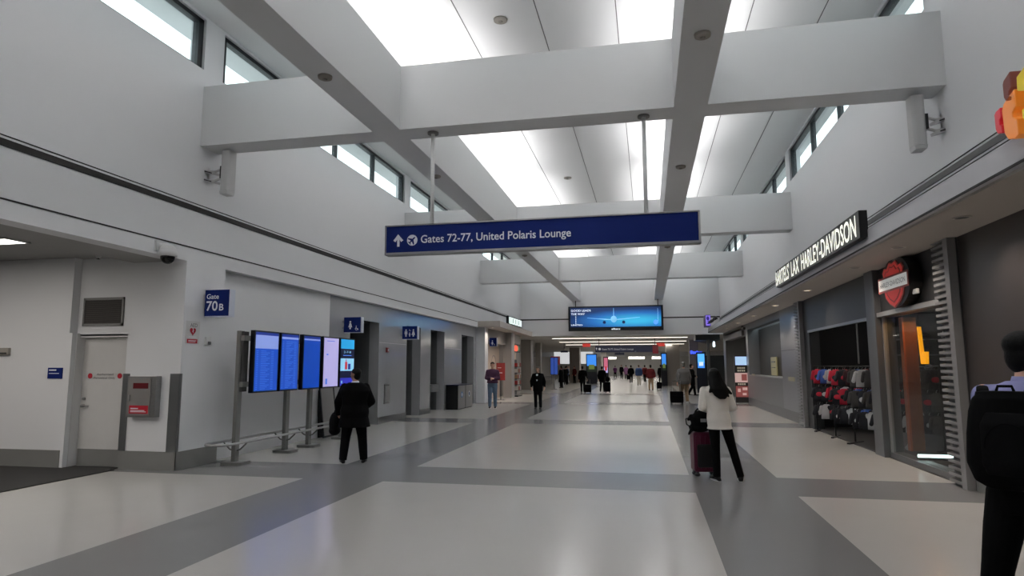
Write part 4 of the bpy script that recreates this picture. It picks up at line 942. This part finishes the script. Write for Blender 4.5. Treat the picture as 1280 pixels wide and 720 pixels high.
def person(label, loc, rz, H=1.75, fat=1., top=blk, bottom=blk, hair=hairb, skin=skin1, shoe=shoe_d, vox=.02, arms='down', legs='stand', hem=.86, longhair=False, headyaw=0., headpitch=0., group=None, lean=(0,0), topname='jacket', wide=0., coatflare=0., hairlen=0, collar=None, tie=False, glasses=False, soles=None, bald=False):
    s = H/1.75
    e = thing('person', label, 'person', loc, rz, group, local=True)
    def P(x,y,z):
        t = z/1.75
        return V((x+lean[0]*t, y+lean[1]*t, z))*s
    LG = {
     'stand': {-1:[(-.09,0,.91),(-.10,.02,.49),(-.105,-.02,.085),0], 1:[(.09,0,.91),(.10,.02,.49),(.105,-.02,.085),0]},
     'wide': {-1:[(-.09,0,.91),(-.09,.04,.49),(-.13,.0,.085),.25], 1:[(.09,0,.91),(.17,.03,.49),(.23,-.03,.085),-.3]},
     'apart': {-1:[(-.09,0,.91),(-.15,.02,.49),(-.19,-.02,.085),.2], 1:[(.09,0,.91),(.15,.02,.49),(.19,-.02,.085),-.2]},
     'walk': {-1:[(-.09,0,.91),(-.09,.16,.51),(-.09,.22,.09),0], 1:[(.09,0,.91),(.09,-.01,.49),(.09,-.26,.13),0]},
     'walk2': {1:[(.09,0,.91),(.09,.16,.51),(.09,.22,.09),0], -1:[(-.09,0,.91),(-.09,-.01,.49),(-.09,-.26,.13),0]},
    }[legs]
    AR = {
     'down': {-1:[(-.19,0,1.42),(-.245,-.03,1.13),(-.25,.05,.87)], 1:[(.19,0,1.42),(.245,-.03,1.13),(.25,.05,.87)]},
     'front': {-1:[(-.19,0,1.42),(-.25,.0,1.14),(-.1,.2,1.08)], 1:[(.19,0,1.42),(.25,.0,1.14),(.1,.2,1.08)]},
     'phone': {-1:[(-.19,0,1.42),(-.24,.02,1.14),(-.06,.22,1.12)], 1:[(.19,0,1.42),(.24,.02,1.14),(.04,.24,1.14)]},
     'pull': {-1:[(-.19,0,1.42),(-.245,-.03,1.13),(-.25,.05,.87)], 1:[(.19,0,1.42),(.26,-.12,1.15),(.3,-.24,.9)]},
     'pullL': {1:[(.19,0,1.42),(.245,-.03,1.13),(.25,.05,.87)], -1:[(-.19,0,1.42),(-.26,-.12,1.15),(-.3,-.24,.9)]},
     'tuck': {-1:[(-.19,0,1.42),(-.19,.08,1.15),(-.06,.27,1.1)], 1:[(.19,0,1.42),(.19,.08,1.15),(.06,.27,1.12)]},
     'bagL': {-1:[(-.2,0,1.42),(-.3,.02,1.12),(-.3,.12,.88)], 1:[(.2,0,1.42),(.3,.0,1.13),(.2,.2,1.0)]},
     'swing': {-1:[(-.19,0,1.42),(-.27,-.05,1.13),(-.3,.08,.9)], 1:[(.19,0,1.42),(.27,.04,1.14),(.3,-.08,.9)]},
    }[arms]
    k = fat
    def torso(g, inf, z0, flare=0.):
        secs = [(.84,.165,.125,0),(.95,.172,.13,-.005),(1.08,.15,.115,0),(1.2,.162,.12,.0),(1.33,.19,.125,-.005),(1.41,.185,.105,-.01),(1.455,.13,.08,-.015),(1.49,.068,.062,-.01)]
        out = []
        if z0 < .84: secs = [(z0,.165+flare,.125+flare,0)]+secs
        for z,rx,ry,yo in secs:
            if z < z0-1e-6: continue
            kk = k if z < 1.4 else 1+(k-1)*.4
            c = P(0,yo,z); out.append((c, V((rx*kk+inf,0,0))*s, V((0,ry*kk*(1+(k-1)*.5)+inf,0))*s))
        g.loft(out, 24)
    neck0, neck1 = P(0,-.01,1.45), P(0,.01,1.56)
    HM = Matrix.Rotation(headyaw,3,'Z')@Matrix.Rotation(headpitch,3,'X')
    hc = P(0,.015,1.635)
    def hp(x,y,z): return hc + HM@(V((x,y,z))*s)
    # body
    g = G(); torso(g, -.01, .84)
    g.caps(neck0,.058*s,neck1,.054*s)
    g.ell(hp(0,-.005,.02),.077*s,.097*s,.1*s,HM); g.ell(hp(0,.03,-.055),.056*s,.06*s,.062*s,HM); g.ell(hp(0,.045,0),.058*s,.045*s,.075*s,HM)
    g.caps(hp(0,.085,.015),.012*s,hp(0,.108,-.022),.015*s); g.caps(hp(-.02,.082,-.052),.008*s,hp(.02,.082,-.052),.008*s); g.caps(hp(-.03,.08,.03),.01*s,hp(.03,.08,.03),.01*s)
    for q in (-1,1): g.ell(hp(q*.078,-.005,-.005),.012*s,.02*s,.032*s,HM)
    for q in (-1,1):
        hip,kn,an,ta = [P(*t) if isinstance(t,tuple) else t for t in LG[q]]
        g.caps(hip,.085*s*k,kn,.055*s); g.caps(kn,.055*s,an,.037*s)
        fd = V((math.sin(-ta),math.cos(ta),0)); g.caps(an-V((0,0,.045*s)),.035*s,an+fd*.15*s-V((0,0,.06*s)),.025*s)
        sh,el,wr = [P(*t) for t in AR[q]]
        g.caps(sh,.052*s,el,.04*s); g.caps(el,.04*s,wr,.026*s)
        d = (wr-el).normalized(); sd = d.cross(V((0,0,1)) if abs(d.z)<.8 else V((0,1,0))).normalized()
        if abs(d.z) > .7: across = (V((0,1,0))-d*d.y).normalized()
        else: across = (V((1,0,0))-d*d.x).normalized()
        pn = d.cross(across)*(-q if abs(d.z)>.7 else 1)
        if abs(d.z) > .7 and (pn.x*q) > 0: pn = -pn
        g.caps(wr,.026*s,wr+d*.075*s,.024*s); 
        for f_ in (-1.5,-.5,.5,1.5): g.caps(wr+across*.008*s*f_*2,.017*s,wr+d*.085*s+across*.011*s*f_*1.7,.015*s)
        fr = max(.009, vox*.62)
        for i,(f_,ln) in enumerate(((-1.5,.062),(-.5,.078),(.5,.085),(1.5,.074))):
            b0 = wr+d*.088*s+across*.0195*f_*s; b1 = b0+d*ln*.5*s+pn*.012*s; b2 = b1+d*ln*.3*s+pn*.03*s
            g.caps(b0,fr*s,b1,fr*s*.95,8); g.caps(b1,fr*s*.95,b2,fr*s*.85,8)
        t0 = wr+d*.025*s+across*.028*s; t1 = t0+d*.035*s+across*.024*s+pn*.012*s; t2 = t1+d*.035*s+pn*.012*s
        g.caps(t0,fr*1.2*s,t1,fr*1.1*s,8); g.caps(t1,fr*1.1*s,t2,fr*s,8)
    body = blob('body', g, vox*.75 if vox > .012 else vox, skin, e, 2)
    # trousers
    g = G()
    g.loft([(P(0,0,.80),V((.15*k,0,0))*s,V((0,.115*k,0))*s),(P(0,0,.9),V((.172*k,0,0))*s,V((0,.135*k,0))*s),(P(0,0,1.02),V((.158*k,0,0))*s,V((0,.12*k,0))*s)],20)
    for q in (-1,1):
        hip,kn,an,ta = [P(*t) if isinstance(t,tuple) else t for t in LG[q]]
        mid = (hip+kn)/2
        g.caps(hip-V((0,0,.02)),.098*s*k,mid,.086*s*k); g.caps(mid,.086*s*k,kn,.07*s*k); g.caps(kn,.07*s*k,kn*.4+an*.6,.062*s*k)
        dd = (an-kn).normalized(); a_ = V((1,0,0)); b_ = dd.cross(a_).normalized(); a_ = b_.cross(dd)
        g.loft([(kn*.6+an*.4,a_*.066*s*k,b_*.07*s*k),(an-dd*.0-V((0,0,.01)),a_*.056*s*k,b_*.062*s*k),(an+V((0,0,-.03*s)),a_*.056*s*k,b_*.064*s*k)],16)
    blob('trousers', g, vox, bottom, e, 3)
    # top
    g = G(); torso(g, .016+wide, hem, coatflare)
    for q in (-1,1):
        sh,el,wr = [P(*t) for t in AR[q]]
        g.caps(P(q*.11,-.005,1.425),.05*s,sh-V((0,0,.012*s)),.06*s+wide*.3); g.caps(sh-V((0,0,.012*s)),.061*s+wide*.3,el,.056*s*(1+(k-1)*.5)+wide*.6); 
        dd = (wr-el).normalized(); a_ = dd.cross(V((.3,.5,.8))).normalized(); b_ = dd.cross(a_)
        g.caps(el,.056*s*(1+(k-1)*.5)+wide*.6,el*.4+wr*.6,.045*s+wide*.5); g.loft([(el*.6+wr*.4,a_*(.047*s+wide*.5),b_*(.047*s+wide*.5)),(wr,a_*(.041*s+wide*.4),b_*(.041*s+wide*.4))],14)
    blob(topname, g, vox, top, e, 3)
    if collar:
        g = G(); c0 = P(0,-.008,1.47); c1 = P(0,.0,1.515)
        g.loft([(c0,V((.078,0,0))*s,V((0,.075,0))*s),(c1,V((.066,0,0))*s,V((0,.066,0))*s)],20); g.build('collar', collar, e, smooth=True)
    if tie:
        c0 = P(0,.118*k+.015,1.2)
        g = G(); F = Frame(P(0,.14*k,1.18),(1,0,0),(0,0,1)); 
        g.prism(Frame(P(0,.125*k,1.16),(-1,0,0),(0,0,1)),[(-.0,.06),(-.04,.26),(.04,.26)],-.02,.012); g.build('shirt_front', white_let, e)
        g = G(); g.prism(Frame(P(0,.15*k,1.16),(-1,0,0),(0,0,1)),[(-.02,.0),(.02,.0),(.02,.05),(-.02,.05)],0,.012); g.build('name_badge', white_let, e)
    for q in (-1,1):
        hip,kn,an,ta = [P(*t) if isinstance(t,tuple) else t for t in LG[q]]
        fd = V((math.sin(-ta),math.cos(ta),0)); sd = V((fd.y,-fd.x,0)); b0 = V((an.x,an.y,an.z-.085*s)); g = G()
        g.loft([(b0-fd*.075*s+V((0,0,.002)),sd*.03*s,V((0,0,.0))+fd*.02*s),(b0-fd*.02*s+V((0,0,.03*s)),sd*.043*s,fd*.07*s),(b0+V((0,0,.075*s)),sd*.04*s,fd*.05*s),(b0+V((0,0,.11*s)),sd*.038*s,fd*.042*s)],14)
        g.loft([(b0+fd*(-.07+.0)*s+V((0,0,.03*s)),sd*.032*s,V((0,0,.028*s))),(b0+fd*.03*s+V((0,0,.036*s)),sd*.042*s,V((0,0,.036*s))),(b0+fd*.12*s+V((0,0,.028*s)),sd*.046*s,V((0,0,.027*s))),(b0+fd*.175*s+V((0,0,.022*s)),sd*.034*s,V((0,0,.02*s))),(b0+fd*.195*s+V((0,0,.02*s)),sd*.012*s,V((0,0,.01*s)))],14)
        sh_ = blob('shoe', g, min(vox,.012), shoe, e, 2)
        if soles:
            g = G(); g.loft([(b0+fd*.05*s+V((0,0,.0)),sd*.048*s,fd*.135*s),(b0+fd*.05*s+V((0,0,.022*s)),sd*.05*s,fd*.138*s)],20); g.build('sole', soles, sh_)
    # hair
    if not bald:
        g = G(); g.ell(hp(0,-.018,.052),.084*s,.1*s,.078*s,HM); g.ell(hp(0,-.045,-.012),.073*s,.06*s,.094*s,HM)
        if longhair:
            L_ = .2+hairlen
            g.loft([(hp(0,-.04,.07),HM@V((.085,0,0))*s,HM@V((0,.08,0))*s),(hp(0,-.05,-.03),HM@V((.118,0,0))*s,HM@V((0,.085,0))*s),(hp(.01,-.09,-.13),HM@V((.135,0,0))*s,HM@V((0,.075,0))*s),(hp(.02,-.13,-.22),HM@V((.15,0,0))*s,HM@V((0,.06,0))*s),(hp(.04,-.15,-.32),HM@V((.12,0,0))*s,HM@V((0,.04,0))*s),(hp(.05,-.15,-.38),HM@V((.05,0,0))*s,HM@V((0,.02,0))*s)],20)
            g.caps(hp(.08,-.11,-.18),.06*s,hp(.21,-.13,-.29),.02*s); g.caps(hp(-.06,-.11,-.16),.05*s,hp(-.13,-.12,-.26),.022*s); g.caps(hp(.1,-.12,-.2),.04*s,hp(.16,-.14,-.34),.014*s)
        blob('hair', g, min(vox,.012) if vox<.015 else .014, hair, e, 2)
        # carve look: face side stays skin because the hair sits behind it
    for q in (-1,1):
        g = G(); g.ell(hp(q*.03,.089,.018),.011*s,.006*s,.007*s,HM,8,6); g.build('eye', black_m, body)
    if glasses:
        g = G()
        for q in (-1,1):
            c = hp(q*.034,.1,.018); g.tube([c+HM@(V((.024*math.cos(a*PI/5),0,.018*math.sin(a*PI/5)))*s) for a in range(11)],.003,6)
            g.tube([hp(q*.058,.1,.02),hp(q*.085,-.01,.02)],.003,6)
        g.build('glasses', black_m, e)
    return e

def suitcase(label, x, y, rz, w, d, h, m, handle=.3, group=None, pocket=None):
    e = thing('suitcase', label, 'suitcase', (x,y,0), rz, group, local=True)
    g = G(); g.rbox(-w/2,w/2,-d/2,d/2,.07,h,.04,'y'); g.build('shell', m, e, bevel=.02)
    for k in range(5):
        xx = -w/2+w*(k+.5)/5; g = G()
        g.box(xx-.012,xx+.012,-d/2-.008,d/2+.008,.12,h-.06)
        g.build('rib', m, e)
    for sx in (-1,1):
        g = G(); g.tube([(sx*w*.3,d*.3,h-.02),(sx*w*.3,d*.3,h+handle)],.009,8); g.build('handle_rod', alu_m, e)
        for sy in (-1,1):
            g = G(); g.caps((sx*(w/2-.05)-.01,sy*(d/2-.04),.032),.031,(sx*(w/2-.05)+.01,sy*(d/2-.04),.032),.031); g.build('wheel', black_m, e, smooth=True)
            g = G(); g.box(sx*(w/2-.05)-.02,sx*(w/2-.05)+.02,sy*(d/2-.04)-.02,sy*(d/2-.04)+.02,.05,.08); g.build('wheel_mount', black_m, e)
    g = G(); g.tube([(-w*.3,d*.3,h+handle),(w*.3,d*.3,h+handle)],.016,8); g.build('grip', black_m, e)
    if pocket:
        g = G(); g.rbox(-w*.38,w*.38,-d/2-.03,-d/2,.14,h-.18,.03,'y'); g.build('pocket', pocket, e, bevel=.01)
    return e

# woman in white
person('woman in a white knit top and black trousers with long black hair, beside a suitcase', (1.06,9.95,0), math.radians(12), 1.60, .98, white_c, blk, hairb, skin1, shoe_d, .009, 'front', 'wide', .80, True, .1, -.12, lean=(-.13,.02), topname='knit_top', wide=.008, coatflare=.02, hairlen=.0, soles=shoe_w)
suitcase('dark magenta suitcase standing by the woman in white', .80, 10.33, math.radians(10), .36, .25, .66, mat('suitcase_magenta',(84,8,44),.35), .22, pocket=mat('suitcase_black',(14,14,15),.5))
e = thing('travel_bag', 'black soft bag resting on top of the magenta suitcase', 'bag', (.78,10.25,.67), local=True)
g = G(); g.ell((0,0,.15),.17,.13,.16); g.ell((-.04,0,.05),.16,.12,.07); g.caps((-.16,0,.22),.03,(-.2,0,.16),.02); g.caps((-.16,-.05,.02),.03,(-.2,-.08,-.04),.02); blob('body', g, .012, blk, e, 3)
g = G(); g.tube([(-.1,-.02,.28),(-.06,-.04,.33),(.04,-.04,.33),(.08,-.02,.28)],.012,8); g.build('handle', blk2, e, smooth=True)
g = G(); g.tube([(-.17,-.04,.2),(-.24,-.06,.18),(-.23,-.07,.1),(-.16,-.08,.05)],.01,8); g.build('strap', blk2, e, smooth=True)
g = G(); g.box(-.03,.05,-.135,-.13,.14,.19); g.build('clasp', steel_m, e)
# person viewing screens
person('person in a black suit seen from behind, looking up at the tall screens', (-5.02,10.55,0), math.radians(24), 1.61, 1.3, blk, blk2, hairb, skin2, shoe_d, .009, 'bagL', 'apart', .66, False, .85, .05, wide=.03, coatflare=.03, collar=white_let, glasses=True)
e = thing('handbag', 'black soft bag hanging at the left side of the screen viewer', 'bag', (-5.40,10.58,.46), math.radians(20), local=True)
g = G(); g.ell((0,0,.2),.1,.17,.2); g.ell((0,0,.08),.1,.18,.09); blob('body', g, .012, blk, e, 3)
g = G(); g.tube([(0,-.1,.36),(0,-.07,.42),(.05,.0,.46),(0,.07,.42),(0,.1,.36)],.01,8); g.build('handle', blk2, e, smooth=True)
g = G(); g.caps((.06,-.04,.2),.008,(.06,.04,.2),.008); g.build('clasp', steel_m, e, smooth=True)
# man at the right edge
person('man in a lilac shirt and black trousers, cropped by the right edge', (2.0,4.17,0), math.radians(-28), 1.83, 1.08, lilac, blk, hairb, skin1, shoe_d, .009, 'tuck', 'apart', .9, False, -.85, 0, lean=(.09,.04), topname='shirt', wide=.008, collar=lilac)
e = thing('backpack', 'large black backpack on the man in the lilac shirt', 'backpack', (1.86,3.93,1.0), math.radians(-28), local=True)
bk = cloth('backpack_black',(7,7,8)); bk2 = cloth('backpack_panel',(16,16,17))
g = G()
g.loft([((0,0,.0),(.11,0,0),(0,.06,0)),((0,0,.035),(.165,0,0),(0,.1,0)),((0,-.01,.13),(.195,0,0),(0,.125,0)),((0,-.01,.28),(.185,0,0),(0,.12,0)),((0,0,.40),(.17,0,0),(0,.1,0)),((0,.01,.47),(.15,0,0),(0,.085,0)),((0,.02,.51),(.11,0,0),(0,.055,0))],24)
blob('body', g, .008, bk, e, 4)
g = G(); g.loft([((0,-.1,.08),(.1,0,0),(0,.03,0)),((0,-.12,.14),(.12,0,0),(0,.035,0)),((0,-.12,.34),(.115,0,0),(0,.035,0)),((0,-.1,.40),(.09,0,0),(0,.02,0))],18); blob('front_pocket', g, .008, bk2, e, 3)
g = G(); g.loft([((-.0,.02,.46),(.14,0,0),(0,.08,0)),((0,.02,.505),(.13,0,0),(0,.06,0))],20); g.build('top_flap', bk, e, smooth=True)
for q in (-1,1):
    g = G(); pts = [(q*.09,.05,.44),(q*.10,.10,.50),(q*.11,.20,.525),(q*.12,.29,.48),(q*.13,.33,.36),(q*.15,.30,.2),(q*.16,.18,.1),(q*.15,.08,.08)]
    g.loft([(p,(.028,0,0),(0,.010,.010)) for p in pts],10); g.build('shoulder_strap', bk, e, smooth=True)
g = G(); g.tube([(-.04,.03,.50),(-.03,.03,.535),(.03,.03,.535),(.04,.03,.50)],.008,8); g.build('grab_handle', bk, e, smooth=True)
g = G(); g.tube([(.1*math.cos(PI*t/12),-.13-.02,.22+.13*math.sin(PI*t/12)) for t in range(13)],.004,6); g.build('zip', bk2, e)
# walkers
person('man in a purple sweater and light jeans walking towards the camera', (-6.04,25.0,0), math.radians(190), 1.80, 1.12, purple, jeans, hairn, skin1, shoe_d, .018, 'phone', 'stand', .88, topname='sweater', soles=shoe_w, wide=.012)
person('man in a black suit with a white shirt front walking towards the camera', (-4.2,24.9,0), math.radians(176), 1.62, 1.12, blk, blk2, hairg, skin1, shoe_d, .018, 'swing', 'stand', .72, wide=.012, tie=True)
person('person in a long black coat standing at the left of the passage', (-6.36,48.3,0), math.radians(60), 1.62, 1.15, blk, blk2, hairb, skin1, shoe_d, .024, 'front', 'stand', .45, wide=.02, coatflare=.04)
person('walker in a black coat with grey hood pulling a black suitcase on the left', (-3.95,40.0,0), math.radians(5), 1.63, 1.1, blk, blk2, hairb, skin1, shoe_d, .022, 'pull', 'walk', .66, wide=.02, coatflare=.02, collar=hairg)
suitcase('black suitcase behind the walker with a grey hood', -3.58, 39.3, 0, .42, .26, .52, blk2, .3, pocket=blk)
person('walker in black pulling a suitcase with a bag on top', (-2.82,40.9,0), math.radians(-4), 1.62, 1.05, blk2, blk, hairb, skin1, shoe_d, .022, 'pull', 'walk2', .7, wide=.02, coatflare=.02)
suitcase('black upright suitcase carrying a bag, right of the middle walker', -2.43, 40.1, 0, .34, .26, .66, blk2, .15)
e = thing('travel_bag', 'black bag on top of the upright suitcase in the middle', 'bag', (-2.43,40.1,.67), local=True)
g = G(); g.ell((0,0,.16),.16,.12,.17); blob('body', g, .02, blk, e, 2); g = G(); g.tube([(-.06,0,.3),(0,0,.38),(.06,0,.3)],.012,6); g.build('handle', blk2, e)
person('distant walker in dark clothes in the middle of the passage', (-1.57,62.4,0), 0, 1.68, 1.1, blk, blk2, hairb, skin1, shoe_d, .028, 'swing', 'walk', .8, wide=.02)
person('distant walker in a blue jacket and cream trousers', (-.74,55.0,0), 0, 1.72, 1.15, bluec, cream, hairn, skin1, shoe_d, .028, 'down', 'walk', .82, wide=.03)
person('distant walker in a maroon jacket and khaki trousers', (.18,44.5,0), 0, 1.7, 1.15, maroon, khaki, hairb, skin1, shoe_d, .024, 'swing', 'stand', .82, wide=.03, collar=khaki)
suitcase('small dark suitcase right of the maroon-jacket walker', .74, 46.0, 0, .34, .25, .52, blk2, .3)
person('distant person in a violet top at the passage centre', (-4.3,88,0), .3, 1.65, 1.1, magenta, blk, hairb, skin1, shoe_d, .035, 'front', 'walk', .8, wide=.02)
person('distant person in dark clothes beside the violet top', (-3.3,84,0), 2.8, 1.75, 1.15, blk2, blk, hairn, skin1, shoe_d, .035, 'down', 'stand', .8, wide=.02)
person('distant person in a purplish coat near a small black case', (-2.6,80,0), .1, 1.7, 1.15, purple, blk, hairb, skin1, shoe_d, .035, 'down', 'walk', .6, wide=.02)
suitcase('tiny black case near the purplish coat', -2.2, 76, 0, .4, .3, .6, blk2, .3)
person('distant person in dark red just behind the blue jacket', (-.3,66,0), .1, 1.7, 1.15, maroon, blk, hairb, skin1, shoe_d, .03, 'down', 'walk2', .8, wide=.02)
person('distant person in black at the right of the maroon jacket', (1.1,58,0), .1, 1.72, 1.1, blk, blk2, hairb, skin1, shoe_d, .03, 'down', 'walk', .6, wide=.02)
person('older man in a grey jacket and khaki trousers pulling a black case', (1.52,29.1,0), math.radians(4), 1.80, 1.2, greyc, khaki, hairg, skin1, shoe_w, .018, 'pullL', 'walk', .82, wide=.02)
suitcase('wide black case pulled by the man in the grey jacket', 1.18, 28.75, 0, .55, .35, .55, blk2, .45, pocket=blk)
person('person in black half hidden behind the man in the grey jacket', (2.35,37.0,0), math.radians(-70), 1.72, 1.1, blk, blk2, hairb, skin1, shoe_d, .022, 'front', 'walk', .6, wide=.02)
for i,(x,y,c,lb) in enumerate(((-7.0,56,blk,'person in black in the far left group'),(-7.4,60,bluec,'person in blue in the far left group'),(-8.2,62.5,magenta,'person in violet in the far left group'),(-6.9,62,maroon,'person in dark red in the far left group'),(-8.3,69,cream,'person in a cream top in the far left group'),(-7.35,70,greyc,'person in grey in the far left group'))):
    person(lb, (x,y,0), .8*i, 1.62+.03*(i%3), 1.1, c, blk, [hairb,hairn,hairg][i%3], skin1, shoe_d, .032, ['front','down'][i%2], 'stand', .8, wide=.02, group='far left group of travellers')

# ------------------------------------------------------------------ light
w = bpy.data.worlds.new('world'); SC.world = w; w.use_nodes = True
bg = w.node_tree.nodes['Background']; bg.inputs[0].default_value = (.80,.97,1,1); bg.inputs[1].default_value = 2.1
def area(name, loc, rot, sx, sy, power, col=(1,1,1), spread=PI, portal=False):
    ld = bpy.data.lights.new(name,'AREA'); ld.shape = 'RECTANGLE'; ld.size = sx; ld.size_y = sy; ld.energy = power; ld.color = col; ld.spread = spread
    o = bpy.data.objects.new(name, ld); COL.objects.link(o); o.location = loc; o.rotation_euler = rot
    if portal: ld.cycles.is_portal = True
    return o
for a,b in bays:
    yc = (a+b)/2; L_ = (b-a)
    for x in (-4.03,.72): area('cove_light', (x,yc,ZT+.06), (PI,0,0), .3, L_-.4, 16*L_, (1,.985,.985), 2.35)
    area('window_portal', (XL-.2,yc,(WZ0+WZ1)/2), (0,-PI/2,0), WZ1-WZ0, L_, 1, portal=True)
    area('window_portal', (XR+.2,yc,(WZ0+WZ1)/2), (0,PI/2,0), WZ1-WZ0, L_, 1, portal=True)
for y,pw in ((42,90),(48.5,90),(55,90),(66,160),(78,200),(92,260),(102,260)): area('passage_light', (-2,y,3.38 if y<86 else 3.25), (0,0,0), 8, .3, pw, (1,.96,.9))  # rows past the light strips are added fill, mostly without a fixture
for y in (30,35.5): area('shop_light', (-8.9,y,3.25), (0,0,0), 1.5, 3, 150, (1,.86,.74))
area('passage_side_light', (8,42,3.2), (0,0,0), 3, 3, 40, (1,.95,.9))
area('alcove_light', (-10.5,5,3.45), (0,0,0), 3, 4, 110, (1,.93,.86))
for x,y in ((5.4,14.5),(5.6,17.2)): area('store_light', (x,y,3.05), (0,0,0), .4, .4, 6, (1,.95,.9))
area('amber_light', (4.7,12.3,2.45), (0,0,0), .4, .4, 5, (1,.55,.15))
for y in (5.5,8.45,10.45,12.5,16.1,20,24,28,32): area('downlight_beam', (3.72,y,3.385), (0,0,0), .14, .14, 9, (1,.84,.7), 2.0)
for y in (28.6,31.6,34.2): area('downlight_beam', (-6.9,y,3.385), (0,0,0), .14, .14, 6, (1,.84,.7), 2.0)

SC.view_settings.view_transform = 'Standard'; SC.view_settings.look = 'None'
SC.view_settings.gamma = 1; SC.view_settings.exposure = .28; SC.view_settings.use_curve_mapping = False
SC.cycles.use_denoising = True
SC.cycles.max_bounces = 8; SC.cycles.diffuse_bounces = 5
for o in bpy.data.objects:
    if '_w' in o: del o['_w']
